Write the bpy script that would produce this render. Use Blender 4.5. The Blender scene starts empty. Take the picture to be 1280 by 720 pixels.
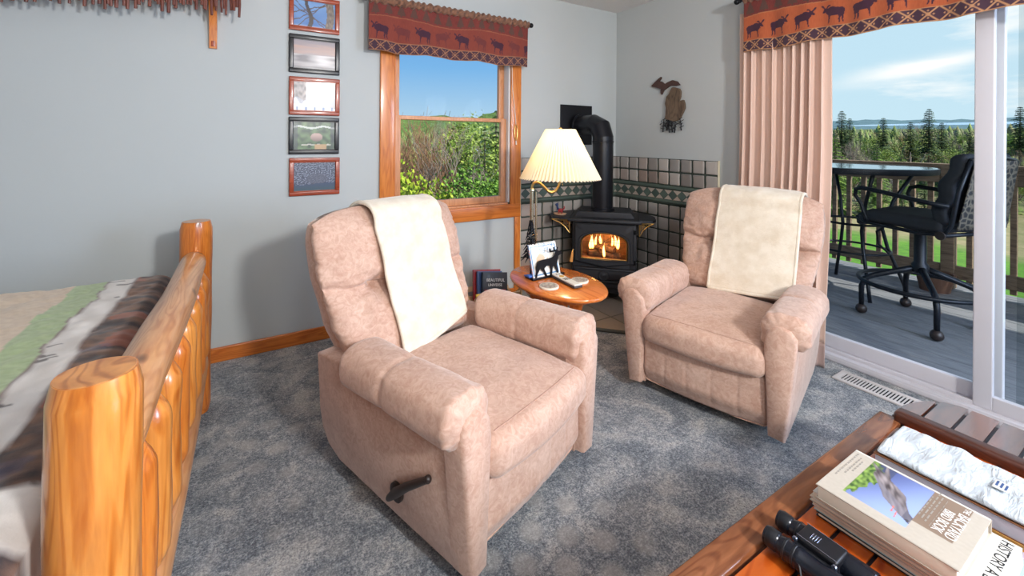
import bpy, math, random
from math import sin, cos, pi, radians, sqrt, exp, atan2
from mathutils import Vector, Matrix, noise

SC = bpy.context.scene
COL = SC.collection
random.seed(7)

# ------------------------------------------------------------------ camera
CX, CY, CH = -2.8893, -2.9181, 1.2639
YAW, ROLL, FPX, YH = 0.543, 0.0074, 536.48, 173.84
FW = Vector((sin(YAW), cos(YAW), 0))
_r = Vector((cos(YAW), -sin(YAW), 0))
_u = Vector((0, 0, 1))
RT = _r * cos(ROLL) + _u * sin(ROLL)
UP = _u * cos(ROLL) - _r * sin(ROLL)
CAMP = Vector((CX, CY, CH))

def ray(px, py):
    return FW + RT * ((px - 640) / FPX) + UP * ((YH - py) / FPX)

def on(px, py, z):
    """where a surface of height z lies along a sight line (used to read distances off the floor, tables, ...)"""
    d = ray(px, py)
    return CAMP + d * ((z - CH) / d.z)

def at(px, D):
    d = ray(px, YH)
    return Vector((CX + d.x * D, CY + d.y * D, 0))

def make_camera():
    cd = bpy.data.cameras.new('camera')
    cd.sensor_fit = 'HORIZONTAL'
    cd.sensor_width = 36.0
    cd.lens = 36.0 * FPX / 1280.0
    cd.shift_y = (YH - 360.0) / 1280.0
    cd.clip_start = 0.05
    cd.clip_end = 3000
    ob = bpy.data.objects.new('camera', cd)
    COL.objects.link(ob)
    m = Matrix.Identity(4)
    for i in range(3):
        m[i][0] = RT[i]; m[i][1] = UP[i]; m[i][2] = -FW[i]; m[i][3] = CAMP[i]
    ob.matrix_world = m
    SC.camera = ob

# ------------------------------------------------------------------ materials
def s2l(c):
    c = c / 255.0
    return c / 12.92 if c <= 0.04045 else ((c + 0.055) / 1.055) ** 2.4

def S(r, g, b):
    return (s2l(r), s2l(g), s2l(b), 1.0)

def mixc(a, b, t):
    t = max(0.0, min(1.0, t))
    return tuple(a[i] * (1 - t) + b[i] * t for i in range(3)) + (1.0,)

class NT:
    def __init__(self, name):
        self.m = bpy.data.materials.new(name)
        self.m.use_nodes = True
        self.t = self.m.node_tree
        self.bs = self.t.nodes['Principled BSDF']
        self.out = self.t.nodes['Material Output']
    def n(self, typ, **kw):
        nd = self.t.nodes.new(typ)
        for k, v in kw.items():
            if k in nd.inputs:
                nd.inputs[k].default_value = v
            else:
                setattr(nd, k, v)
        return nd
    def l(self, a, b):
        self.t.links.new(a, b)
    def coord(self, scale=(1, 1, 1), kind='Object', rot=(0, 0, 0)):
        tc = self.n('ShaderNodeTexCoord')
        mp = self.n('ShaderNodeMapping')
        mp.inputs['Scale'].default_value = scale
        mp.inputs['Rotation'].default_value = rot
        self.l(tc.outputs[kind], mp.inputs[0])
        return mp.outputs[0]
    def noise(self, co, scale, detail=4, rough=0.55, dist=0.0):
        nd = self.n('ShaderNodeTexNoise')
        nd.inputs['Scale'].default_value = scale
        nd.inputs['Detail'].default_value = detail
        nd.inputs['Roughness'].default_value = rough
        nd.inputs['Distortion'].default_value = dist
        self.l(co, nd.inputs['Vector'])
        return nd.outputs['Fac']
    def ramp(self, fac, stops):
        r = self.n('ShaderNodeValToRGB')
        e = r.color_ramp.elements
        while len(e) < len(stops):
            e.new(0.5)
        for i, (p, c) in enumerate(stops):
            e[i].position = p
            e[i].color = c
        self.l(fac, r.inputs[0])
        return r.outputs[0]
    def mix(self, fac, a, b, blend='MIX'):
        m = self.n('ShaderNodeMix', data_type='RGBA', blend_type=blend)
        for s, v in ((m.inputs[0], fac), (m.inputs[6], a), (m.inputs[7], b)):
            if isinstance(v, (int, float)):
                s.default_value = v
            elif isinstance(v, tuple):
                s.default_value = v
            else:
                self.l(v, s)
        return m.outputs[2]
    def bump(self, h, strength=0.3, dist=0.01, prev=None):
        b = self.n('ShaderNodeBump')
        b.inputs['Strength'].default_value = strength
        b.inputs['Distance'].default_value = dist
        self.l(h, b.inputs['Height'])
        if prev:
            self.l(prev, b.inputs['Normal'])
        return b.outputs[0]
    def set(self, **kw):
        for k, v in kw.items():
            k = k.replace('_', ' ')
            if isinstance(v, (int, float, tuple)):
                self.bs.inputs[k].default_value = v
            else:
                self.l(v, self.bs.inputs[k])
        return self

M = {}

def plain(name, col, rough=0.5, metal=0.0, var=0.0, vscale=8.0, bump=0.0, bscale=60.0, **kw):
    t = NT(name)
    t.set(Roughness=rough, Metallic=metal, **kw)
    if var > 0 or bump > 0:
        co = t.coord()
    if var > 0:
        f = t.noise(co, vscale, 4)
        c0 = tuple(x * (1 - var) for x in col[:3]) + (1,)
        c1 = tuple(min(1, x * (1 + var)) for x in col[:3]) + (1,)
        t.set(Base_Color=t.ramp(f, [(0.3, c0), (0.7, c1)]))
    else:
        t.set(Base_Color=col)
    if bump > 0:
        t.set(Normal=t.bump(t.noise(co, bscale, 3), bump, 0.004))
    M[name] = t.m
    return t

def wood(name, c_dark, c_mid, c_light, rough=0.3, axis=2, scale=1.0, coat=0.0, knots=True, stretch=14.0, grain=0.38):
    t = NT(name)
    sc = [stretch, stretch, stretch]
    sc[axis] = 1.6
    co = t.coord(tuple(x * scale for x in sc))
    f1 = t.noise(co, 1.1, 5, 0.6, 1.2)
    f2 = t.noise(co, 5.0, 3, 0.5, 0.3)
    base = t.ramp(f1, [(0.25, c_dark), (0.48, c_mid), (0.72, c_light)])
    # contour lines of the stretched noise read as cathedral grain
    fg = t.noise(co, 0.75, 2, 0.5, 0.5)
    mg = t.n('ShaderNodeMath', operation='MULTIPLY')
    mg.inputs[1].default_value = 95.0
    t.l(fg, mg.inputs[0])
    sg = t.n('ShaderNodeMath', operation='SINE')
    t.l(mg.outputs[0], sg.inputs[0])
    gr = t.ramp(sg.outputs[0], [(0.0, c_light), (0.55, c_mid), (0.95, c_dark)])
    base = t.mix(grain, base, gr)
    base = t.mix(0.28, base, t.ramp(f2, [(0.35, c_dark), (0.65, c_light)]))
    if knots:
        sk = [3.0 * scale] * 3
        sk[axis] = 1.6 * scale
        ck = t.coord(tuple(sk))
        v = t.n('ShaderNodeTexVoronoi')
        v.inputs['Scale'].default_value = 2.3
        t.l(ck, v.inputs['Vector'])
        kr = t.ramp(v.outputs['Distance'], [(0.0, (1, 1, 1, 1)), (0.055, (1, 1, 1, 1)), (0.13, (0, 0, 0, 1))])
        dk = tuple(x * 0.32 for x in c_dark[:3]) + (1,)
        base = t.mix(kr, base, dk)
    t.set(Base_Color=base, Roughness=rough, Coat_Weight=coat, Coat_Roughness=0.12)
    t.set(Normal=t.bump(f2, 0.08, 0.003))
    M[name] = t.m

def vertcol(name, rough=0.6, bump=0.0, bscale=200.0, sheen=0.0, coat=0.0, trans=0.0):
    t = NT(name)
    a = t.n('ShaderNodeAttribute', attribute_name='Col')
    t.set(Base_Color=a.outputs['Color'], Roughness=rough, Sheen_Weight=sheen, Coat_Weight=coat)
    if bump > 0:
        t.set(Normal=t.bump(t.noise(t.coord(), bscale, 3), bump, 0.003))
    M[name] = t.m

def glass(name, tint=(0.97, 0.985, 0.98, 1), gloss=0.06, rough=0.0):
    m = bpy.data.materials.new(name)
    m.use_nodes = True
    t = m.node_tree
    t.nodes.clear()
    o = t.nodes.new('ShaderNodeOutputMaterial')
    tr = t.nodes.new('ShaderNodeBsdfTransparent')
    tr.inputs[0].default_value = tint
    gl = t.nodes.new('ShaderNodeBsdfGlossy')
    gl.inputs['Roughness'].default_value = rough
    fr = t.nodes.new('ShaderNodeLayerWeight')
    fr.inputs[0].default_value = 0.12
    mu = t.nodes.new('ShaderNodeMath')
    mu.operation = 'MULTIPLY'
    mu.inputs[1].default_value = gloss * 4
    mx = t.nodes.new('ShaderNodeMixShader')
    t.links.new(fr.outputs['Fresnel'], mu.inputs[0])
    t.links.new(mu.outputs[0], mx.inputs[0])
    t.links.new(tr.outputs[0], mx.inputs[1])
    t.links.new(gl.outputs[0], mx.inputs[2])
    t.links.new(mx.outputs[0], o.inputs[0])
    M[name] = m

def emit(name, col, strength):
    t = NT(name)
    t.set(Base_Color=col, Emission_Color=col, Emission_Strength=strength)
    M[name] = t.m

# ------------------------------------------------------------------ mesh builder
def rotm(ax=(0, 0, 1), ang=0.0):
    return Matrix.Rotation(ang, 3, Vector(ax))

class MB:
    def __init__(self):
        self.v = []
        self.f = []
        self.c = []
        self.cur = None
    def _add(self, vs, fs, cs=None):
        o = len(self.v)
        self.v.extend([tuple(p) for p in vs])
        self.f.extend([tuple(i + o for i in f) for f in fs])
        if cs is None:
            cs = [self.cur or (1, 1, 1, 1)] * len(vs)
        self.c.extend(cs)
    def box(self, c, s, r=0.0, rot=None, seg=2, sub=None, fn=None):
        """rounded box, centre c, full sizes s, edge radius r"""
        h = [x / 2.0 for x in s]
        r = min(r, min(h) * 0.98)
        def lst(hh, n):
            if r <= 0:
                a = [-hh, hh]
                if n:
                    a = [-hh + 2 * hh * i / n for i in range(n + 1)]
                return a
            inner = hh - r
            a = [-hh + r * (1 - math.tan(pi / 4 * (1 - k / seg))) for k in range(seg + 1)]
            n = n or 1
            mid = [-inner + 2 * inner * i / n for i in range(1, n)]
            return a + mid + [-x for x in reversed(a)]
        sub = sub or (0, 0, 0)
        L = [lst(h[i], sub[i]) for i in range(3)]
        idx = {}
        vs = []
        fs = []
        def vert(p):
            k = (round(p[0], 6), round(p[1], 6), round(p[2], 6))
            if k in idx:
                return idx[k]
            q = list(p)
            if r > 0:
                cl = [max(-(h[i] - r), min(h[i] - r, p[i])) for i in range(3)]
                d = [p[i] - cl[i] for i in range(3)]
                ln = sqrt(sum(x * x for x in d))
                if ln > 1e-9:
                    q = [cl[i] + d[i] / ln * r for i in range(3)]
            if fn:
                q = fn(*q)
            q = Vector(q)
            if rot is not None:
                q = rot @ q
            idx[k] = len(vs)
            vs.append((q.x + c[0], q.y + c[1], q.z + c[2]))
            return idx[k]
        for ax in range(3):
            a, b = (ax + 1) % 3, (ax + 2) % 3
            for sgn in (-1, 1):
                for i in range(len(L[a]) - 1):
                    for j in range(len(L[b]) - 1):
                        q = []
                        for (ii, jj) in ((i, j), (i + 1, j), (i + 1, j + 1), (i, j + 1)):
                            p = [0, 0, 0]
                            p[ax] = sgn * h[ax]
                            p[a] = L[a][ii]
                            p[b] = L[b][jj]
                            q.append(vert(p))
                        if sgn < 0:
                            q.reverse()
                        if len(set(q)) == 4:
                            fs.append(q)
        self._add(vs, fs)
        return self
    def loft(self, rings, caps=(True, True), closed=True):
        n = len(rings[0])
        vs = [p for rg in rings for p in rg]
        fs = []
        m = n if closed else n - 1
        for i in range(len(rings) - 1):
            for j in range(m):
                k = (j + 1) % n
                fs.append((i * n + j, i * n + k, (i + 1) * n + k, (i + 1) * n + j))
        if caps[0]:
            fs.append(tuple(reversed(range(n))))
        if caps[1]:
            fs.append(tuple(range((len(rings) - 1) * n, len(rings) * n)))
        self._add(vs, fs)
        return self
    def tube(self, pts, rad, n=10, caps=True, up=None, squash=None):
        pts = [Vector(p) for p in pts]
        if isinstance(rad, (int, float)):
            rad = [rad] * len(pts)
        rings = []
        prev = None
        for i, p in enumerate(pts):
            a = pts[max(0, i - 1)]
            b = pts[min(len(pts) - 1, i + 1)]
            t = (b - a).normalized()
            if prev is None:
                ref = Vector(up) if up else (Vector((0, 0, 1)) if abs(t.z) < 0.9 else Vector((1, 0, 0)))
                x = t.cross(ref).normalized()
            else:
                x = (prev - t * prev.dot(t)).normalized()
            prev = x
            y = t.cross(x)
            rr = rad[i]
            sq = squash or (1, 1)
            rings.append([p + (x * cos(2 * pi * k / n) * sq[0] + y * sin(2 * pi * k / n) * sq[1]) * rr for k in range(n)])
        return self.loft(rings, (caps, caps))
    def lathe(self, prof, n=24, c=(0, 0, 0), rot=None, caps=True):
        rings = []
        for (r, z) in prof:
            rg = []
            for k in range(n):
                p = Vector((r * cos(2 * pi * k / n), r * sin(2 * pi * k / n), z))
                if rot is not None:
                    p = rot @ p
                rg.append((p.x + c[0], p.y + c[1], p.z + c[2]))
            rings.append(rg)
        return self.loft(rings, (caps, caps))
    def prism(self, poly, depth, mat=None, c=(0, 0, 0)):
        """poly in xy extruded along z (0..depth); mat 3x3"""
        n = len(poly)
        A = 0
        for i in range(n):
            x0, y0 = poly[i]
            x1, y1 = poly[(i + 1) % n]
            A += x0 * y1 - x1 * y0
        if A < 0:
            poly = list(reversed(poly))
        vs = []
        for z in (0, depth):
            for (x, y) in poly:
                p = Vector((x, y, z))
                if mat is not None:
                    p = mat @ p
                vs.append((p.x + c[0], p.y + c[1], p.z + c[2]))
        fs = [tuple(reversed(range(n))), tuple(range(n, 2 * n))]
        for i in range(n):
            k = (i + 1) % n
            fs.append((i, k, n + k, n + i))
        self._add(vs, fs)
        return self
    def grid(self, nu, nv, fn, colf=None):
        vs, cs = [], []
        for j in range(nv + 1):
            for i in range(nu + 1):
                vs.append(fn(i / nu, j / nv))
                if colf:
                    cs.append(colf(i / nu, j / nv))
        fs = []
        for j in range(nv):
            for i in range(nu):
                a = j * (nu + 1) + i
                fs.append((a, a + 1, a + nu + 2, a + nu + 1))
        self._add(vs, fs, cs if colf else None)
        return self
    def ball(self, c, r, n=14, m=8, sc=(1, 1, 1)):
        prof = [(max(1e-4, r * sin(pi * k / m)), -r * cos(pi * k / m)) for k in range(m + 1)]
        rings = []
        for (rr, z) in prof:
            rings.append([(c[0] + sc[0] * rr * cos(2 * pi * k / n), c[1] + sc[1] * rr * sin(2 * pi * k / n), c[2] + sc[2] * z) for k in range(n)])
        return self.loft(rings)
    def mesh(self, name, mat, ang=40, cols=False):
        me = bpy.data.meshes.new(name)
        me.from_pydata(self.v, [], self.f)
        me.polygons.foreach_set('use_smooth', [True] * len(me.polygons))
        if cols:
            at_ = me.color_attributes.new('Col', 'FLOAT_COLOR', 'POINT')
            flat = [x for c in self.c for x in (c[0], c[1], c[2], 1.0)]
            at_.data.foreach_set('color', flat)
        me.update()
        try:
            me.set_sharp_from_angle(angle=radians(ang))
        except Exception:
            pass
        me.materials.append(M[mat] if isinstance(mat, str) else mat)
        return me
    def build(self, name, mat, parent=None, ang=40, cols=False, loc=None, rot=None):
        ob = bpy.data.objects.new(name, self.mesh(name, mat, ang, cols))
        COL.objects.link(ob)
        if parent is not None:
            ob.parent = parent
        if loc is not None:
            ob.location = loc
        if rot is not None:
            ob.rotation_euler = rot
        return ob

def tag(o, label=None, cat=None, group=None, kind=None):
    if label: o['label'] = label
    if cat: o['category'] = cat
    if group: o['group'] = group
    if kind: o['kind'] = kind
    return o

def thing(name, label, cat, loc=(0, 0, 0), rotz=0.0, group=None):
    o = bpy.data.objects.new(name, None)
    COL.objects.link(o)
    o.empty_display_size = 0.1
    o.location = loc
    o.rotation_euler = (0, 0, rotz)
    return tag(o, label, cat, group)

def struct(o):
    o['kind'] = 'structure'
    return o

def mod_subsurf(o, lv=1):
    m = o.modifiers.new('subsurf', 'SUBSURF')
    m.levels = lv
    m.render_levels = lv

def mod_solid(o, th, off=-1):
    m = o.modifiers.new('solid', 'SOLIDIFY')
    m.thickness = th
    m.offset = off

def text_part(name, s, size, mat, parent, loc, rot, extrude=0.0006, align='CENTER', sx=1.0, shear=0.0):
    cu = bpy.data.curves.new(name, 'FONT')
    cu.body = s
    cu.size = size
    cu.extrude = extrude
    cu.align_x = align
    cu.align_y = 'CENTER'
    tmp = bpy.data.objects.new('tmp_text', cu)
    COL.objects.link(tmp)
    dg = bpy.context.evaluated_depsgraph_get()
    me = bpy.data.meshes.new_from_object(tmp.evaluated_get(dg))
    bpy.data.objects.remove(tmp)
    bpy.data.curves.remove(cu)
    if sx != 1.0:
        for v in me.vertices:
            v.co.x *= sx
    me.materials.clear()
    me.materials.append(M[mat])
    ob = bpy.data.objects.new(name, me)
    COL.objects.link(ob)
    ob.parent = parent
    ob.location = loc
    ob.rotation_euler = rot
    return ob

def nz(x, y=0.0, z=0.0):
    return noise.noise(Vector((x, y, z)))

def fbm(x, y=0.0, z=0.0, o=4):
    return noise.fractal(Vector((x, y, z)), 1.0, 2.0, o)

def sstep(a, b, x):
    t = max(0.0, min(1.0, (x - a) / (b - a)))
    return t * t * (3 - 2 * t)

def inpoly(x, y, poly):
    r = False
    n = len(poly)
    j = n - 1
    for i in range(n):
        xi, yi = poly[i]
        xj, yj = poly[j]
        if (yi > y) != (yj > y) and x < (xj - xi) * (y - yi) / (yj - yi) + xi:
            r = not r
        j = i
    return r

def sgnpow(v, e):
    return math.copysign(abs(v) ** e, v)

# ------------------------------------------------------------------ material set
def materials():
    # wall paint
    t = NT('wall_paint')
    co = t.coord()
    t.set(Base_Color=t.ramp(t.noise(co, 1.2, 3), [(0.3, S(181, 187, 188)), (0.7, S(186, 191, 191))]), Roughness=0.62)
    t.set(Normal=t.bump(t.noise(co, 160, 3), 0.06, 0.002))
    M['wall_paint'] = t.m
    t = NT('ceiling_paint')
    co = t.coord()
    t.set(Base_Color=S(226, 224, 222), Roughness=0.9)
    t.set(Normal=t.bump(t.noise(co, 55, 4, 0.7), 0.7, 0.02))
    M['ceiling_paint'] = t.m
    # carpet
    t = NT('carpet')
    co = t.coord()
    f_hi = t.noise(co, 165, 3, 0.75)
    f_mid = t.noise(co, 62, 5, 0.75)
    f_lo = t.noise(co, 6.5, 4, 0.6, 0.6)
    base = t.ramp(f_hi, [(0.34, S(66, 78, 92)), (0.48, S(170, 176, 182)), (0.62, S(250, 250, 248))])
    lo = t.ramp(f_lo, [(0.38, S(100, 116, 134)), (0.52, S(178, 182, 188)), (0.64, S(236, 232, 226))])
    base = t.mix(0.5, base, lo)
    base = t.mix(0.62, base, t.ramp(f_mid, [(0.38, S(58, 68, 80)), (0.5, S(136, 138, 140)), (0.62, S(222, 222, 220))]), 'OVERLAY')
    # woven lattice of paler dots in rows
    wv = t.n('ShaderNodeTexVoronoi')
    wv.inputs['Scale'].default_value = 8.5
    wv.inputs['Randomness'].default_value = 0.25
    t.l(t.coord((1, 1, 0.0), rot=(0, 0, radians(38))), wv.inputs['Vector'])
    dots = t.ramp(wv.outputs['Distance'], [(0.22, (1, 1, 1, 1)), (0.42, (0, 0, 0, 1))])
    dm = t.n('ShaderNodeMath', operation='MULTIPLY')
    t.l(dots, dm.inputs[0])
    gate = t.ramp(t.noise(co, 1.3, 2), [(0.42, (0, 0, 0, 1)), (0.62, (0.5, 0.5, 0.5, 1))])
    t.l(gate, dm.inputs[1])
    base = t.mix(dm.outputs[0], base, S(216, 212, 206))
    t.set(Base_Color=base, Roughness=0.95, Sheen_Weight=0.15)
    nb = t.bump(f_hi, 1.0, 0.012)
    t.set(Normal=t.bump(f_mid, 0.5, 0.02, nb))
    M['carpet'] = t.m
    # upholstery
    t = NT('suede')
    co = t.coord()
    f = t.noise(co, 7, 5, 0.62, 1.1)
    f2 = t.noise(co, 34, 5, 0.65, 1.6)
    b = t.ramp(f, [(0.30, S(184, 145, 126)), (0.5, S(197, 161, 143)), (0.72, S(210, 178, 161))])
    b = t.mix(0.4, b, t.ramp(f2, [(0.36, S(172, 130, 108)), (0.64, S(220, 190, 172))]))
    t.set(Base_Color=b, Roughness=0.82, Sheen_Weight=0.35, Sheen_Roughness=0.4)
    t.set(Normal=t.bump(t.noise(co, 240, 2), 0.08, 0.002))
    M['suede'] = t.m
    t = NT('fleece')
    co = t.coord()
    f = t.noise(co, 16, 4, 0.6)
    t.set(Base_Color=t.ramp(f, [(0.35, S(220, 206, 184)), (0.65, S(233, 222, 204))]), Roughness=0.95, Sheen_Weight=0.4)
    t.set(Normal=t.bump(t.noise(co, 120, 4, 0.7), 0.45, 0.006))
    M['fleece'] = t.m
    plain('piping_thread', S(172, 136, 120), 0.8)
    plain('dark_plastic', S(44, 34, 32), 0.45)
    plain('underside', S(30, 26, 26), 0.8)
    # wood
    wood('log_pine', S(152, 74, 18), S(204, 118, 40), S(230, 158, 78), 0.28, 2, 1.0, 0.45)
    wood('log_pine_y', S(172, 104, 54), S(208, 142, 86), S(226, 172, 120), 0.30, 1, 1.0, 0.4)
    wood('log_orange', S(150, 68, 14), S(198, 104, 32), S(220, 138, 58), 0.30, 2, 1.3, 0.4)
    wood('log_end', S(140, 76, 28), S(196, 122, 56), S(218, 152, 82), 0.3, 2, 3.0, 0.4, False, 2.0, 0.6)
    wood('trim_pine', S(170, 82, 24), S(206, 116, 44), S(224, 142, 66), 0.3, 2, 0.8, 0.35)
    wood('trim_pine_x', S(160, 76, 22), S(198, 106, 38), S(218, 132, 58), 0.3, 0, 0.8, 0.35, False)
    wood('sash_wood', S(182, 116, 72), S(206, 142, 96), S(220, 162, 118), 0.4, 2, 0.8, 0.1, False)
    wood('oval_top', S(168, 78, 24), S(206, 108, 40), S(222, 132, 58), 0.22, 1, 0.7, 0.6, False)
    wood('oval_leg', S(146, 64, 20), S(184, 90, 32), S(206, 116, 50), 0.3, 2, 1.0, 0.4, False)
    wood('hatch_plank', S(78, 40, 22), S(122, 70, 42), S(152, 98, 64), 0.26, 0, 1.0, 0.3, False)
    wood('hatch_slat', S(120, 40, 8), S(176, 72, 18), S(204, 104, 36), 0.24, 0, 0.9, 0.3, False, 8.0)
    wood('hatch_batten', S(46, 24, 18), S(70, 36, 26), S(88, 48, 34), 0.3, 1, 1.0, 0.3, False)
    wood('hatch_leaf', S(70, 34, 20), S(104, 58, 38), S(132, 80, 56), 0.16, 0, 1.0, 1.0, False)
    M['hatch_leaf'].node_tree.nodes['Principled BSDF'].inputs['Coat IOR'].default_value = 2.6
    wood('frame_red', S(116, 40, 18), S(152, 58, 28), S(172, 76, 42), 0.3, 0, 2.0, 0.3, False)
    plain('frame_black', S(24, 25, 30), 0.3)
    wood('rack_wood', S(170, 132, 92), S(206, 172, 132), S(222, 192, 154), 0.5, 0, 1.0, 0.0, False)
    wood('deck_wood', S(88, 91, 97), S(108, 110, 115), S(130, 131, 134), 0.75, 1, 0.8, 0.0, False)
    wood('rail_wood', S(72, 56, 44), S(108, 88, 70), S(138, 116, 94), 0.75, 1, 0.8, 0.0, False)
    wood('twig_bark', S(62, 24, 20), S(98, 44, 34), S(140, 84, 66), 0.5, 2, 2.0, 0.1, False)
    # metals etc.
    plain('cast_iron', S(40, 42, 48), 0.5, 0.3, 0.12, 30, 0.15, 300)
    plain('stove_pipe', S(26, 28, 34), 0.32, 0.4)
    plain('black_metal', S(22, 23, 28), 0.4, 0.5)
    plain('brass', S(206, 170, 104), 0.28, 1.0)
    plain('brass_silver', S(202, 196, 172), 0.22, 1.0)
    plain('gap_metal', S(62, 66, 78), 0.3, 0.9)
    plain('aluminium_white', S(204, 202, 208), 0.4)
    plain('vinyl_white', S(226, 224, 222), 0.4)
    plain('register_white', S(206, 200, 198), 0.4)
    plain('void', S(12, 12, 14), 0.9)
    plain('wood_handle', S(214, 150, 78), 0.45)
    plain('white_cord', S(228, 220, 206), 0.7)
    glass('window_glass')
    glass('stove_glass', (0.95, 0.9, 0.85, 1), 0.05)
    glass('screen_mesh', (0.86, 0.88, 0.88, 1), 0.03, 0.1)
    t = NT('table_glass')
    t.set(Base_Color=S(120, 150, 160), Roughness=0.04, Specular_IOR_Level=0.9, Metallic=0.3)
    M['table_glass'] = t.m
    vertcol('painted_cloth', 0.85, 0.15, 500, 0.2)
    vertcol('quilt_cloth', 0.85, 0.2, 260, 0.2)
    vertcol('print_gloss', 0.3, coat=0.1)
    vertcol('print_satin', 0.4, coat=0.15)
    vertcol('tile_stone', 0.55, 0.35, 45)
    vertcol('hearth_tile', 0.4, 0.3, 30)
    t = NT('leafage')
    a = t.n('ShaderNodeAttribute', attribute_name='Col')
    t.set(Base_Color=t.mix(1.0, a.outputs['Color'], (.74, .78, .72, 1), 'MULTIPLY'), Roughness=0.7)
    M['leafage'] = t.m
    plain('grout', S(54, 64, 58), 0.85, 0, 0.1, 40)
    plain('grout_floor', S(84, 88, 84), 0.85)
    # curtain
    t = NT('curtain_cloth')
    t.set(Base_Color=S(222, 192, 176), Roughness=0.85, Sheen_Weight=0.2)
    t.set(Normal=t.bump(t.noise(t.coord((60, 60, 600)), 3.0, 2), 0.06, 0.002))
    M['curtain_cloth'] = t.m
    plain('hem_cloth', S(186, 160, 152), 0.85)
    # lamp shade: translucent pleated cloth lit by the bulb inside
    m = bpy.data.materials.new('shade_cloth')
    m.use_nodes = True
    tt = m.node_tree
    tt.nodes.clear()
    o = tt.nodes.new('ShaderNodeOutputMaterial')
    d = tt.nodes.new('ShaderNodeBsdfDiffuse')
    d.inputs[0].default_value = S(250, 238, 214)
    tl = tt.nodes.new('ShaderNodeBsdfTranslucent')
    tl.inputs[0].default_value = S(250, 232, 188)
    mx = tt.nodes.new('ShaderNodeMixShader')
    mx.inputs[0].default_value = 0.34
    tt.links.new(d.outputs[0], mx.inputs[1])
    tt.links.new(tl.outputs[0], mx.inputs[2])
    tt.links.new(mx.outputs[0], o.inputs[0])
    M['shade_cloth'] = m
    emit('bulb_glow', (1, 0.72, 0.36, 1), 12.0)
    # flame
    t = NT('flame')
    lw = t.n('ShaderNodeLayerWeight')
    lw.inputs[0].default_value = 0.5
    c = t.ramp(lw.outputs['Facing'], [(0.0, (1.0, 0.72, 0.28, 1)), (0.55, (1.0, 0.42, 0.06, 1)), (1.0, (0.7, 0.12, 0.0, 1))])
    t.set(Base_Color=(0, 0, 0, 1), Emission_Color=c, Emission_Strength=4.0)
    M['flame'] = t.m
    t = NT('firebrick')
    f = t.noise(t.coord(), 14, 4)
    t.set(Base_Color=t.ramp(f, [(0.3, S(80, 56, 40)), (0.7, S(170, 120, 84))]), Roughness=0.9)
    M['firebrick'] = t.m
    t = NT('charred_log')
    f = t.noise(t.coord(), 22, 4)
    t.set(Base_Color=t.ramp(f, [(0.35, S(36, 26, 22)), (0.7, S(120, 84, 60))]), Roughness=0.9,
          Emission_Color=t.ramp(f, [(0.58, (0, 0, 0, 1)), (0.75, (1, 0.25, 0.03, 1))]), Emission_Strength=0.5)
    M['charred_log'] = t.m
    # sundries
    plain('remote_white', S(228, 224, 214), 0.35)
    plain('remote_grey', S(58, 54, 54), 0.45)
    plain('amber_button', S(196, 150, 60), 0.4)
    plain('paper_edge', S(230, 221, 204), 0.8, 0, 0.02, 60)
    plain('paper_white', S(206, 204, 198), 0.6)
    plain('cover_tan', S(178, 168, 154), 0.35)
    plain('cover_black', S(24, 22, 24), 0.3)
    plain('cover_brown', S(110, 70, 44), 0.4)
    plain('cover_red', S(150, 30, 34), 0.4)
    plain('cover_blue', S(60, 84, 130), 0.4)
    plain('cover_teal', S(150, 196, 206), 0.4)
    plain('cover_yellow', S(232, 190, 40), 0.4)
    plain('cover_lilac', S(176, 168, 178), 0.4)
    plain('gold_edge', S(206, 146, 70), 0.4)
    plain('ink_black', S(28, 28, 30), 0.5)
    plain('ink_white', S(238, 236, 232), 0.5)
    plain('ink_grey', S(150, 144, 136), 0.5)
    plain('ink_red', S(210, 90, 60), 0.5)
    plain('rubber_black', S(20, 22, 28), 0.42)
    plain('lens_barrel', S(26, 30, 40), 0.25, 0.2)
    plain('trim_chrome', S(170, 180, 200), 0.25, 0.9)
    t = NT('satin_cloth')
    co = t.coord()
    t.set(Base_Color=S(188, 197, 205), Roughness=0.3, Sheen_Weight=0.3)
    t.set(Normal=t.bump(t.noise(t.coord((9, 30, 9)), 2.0, 3, 0.5, 1.5), 0.5, 0.012))
    M['satin_cloth'] = t.m
    plain('rooster_red', S(150, 40, 44), 0.4)
    plain('rooster_blue', S(40, 60, 100), 0.4)
    plain('tan_ceramic', S(196, 158, 128), 0.5)
    plain('blue_paint', S(60, 100, 176), 0.4)
    wood('drift_brown', S(62, 48, 38), S(96, 78, 62), S(124, 104, 84), 0.7, 2, 2.0, 0.0, False, 5.0)
    plain('rust_brown', S(74, 52, 46), 0.7, 0, 0.2, 30)
    plain('patio_cushion', S(30, 34, 42), 0.8, 0, 0.15, 40)
    plain('patio_metal', S(22, 26, 34), 0.45, 0.4)
    t = NT('patio_weave')
    co = t.coord((1, 1, 1))
    v = t.n('ShaderNodeTexVoronoi', feature='DISTANCE_TO_EDGE')
    v.inputs['Scale'].default_value = 26
    t.l(co, v.inputs['Vector'])
    t.set(Base_Color=t.ramp(v.outputs['Distance'], [(0.05, S(96, 88, 76)), (0.2, S(26, 26, 28))]), Roughness=0.7)
    M['patio_weave'] = t.m
    plain('pot_clay', S(96, 66, 50), 0.8)
    # ground
    t = NT('lawn')
    co = t.coord()
    fx = t.n('ShaderNodeSeparateXYZ')
    t.l(co, fx.inputs[0])
    g = t.ramp(t.noise(co, 3.0, 6, 0.7), [(0.3, S(56, 100, 12)), (0.55, S(84, 134, 20)), (0.75, S(112, 150, 36))])
    mdw = t.ramp(t.noise(co, 0.9, 6, 0.7), [(0.3, S(104, 112, 56)), (0.55, S(142, 132, 90)), (0.75, S(168, 154, 112))])
    ln = t.n('ShaderNodeVectorMath', operation='LENGTH')
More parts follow.
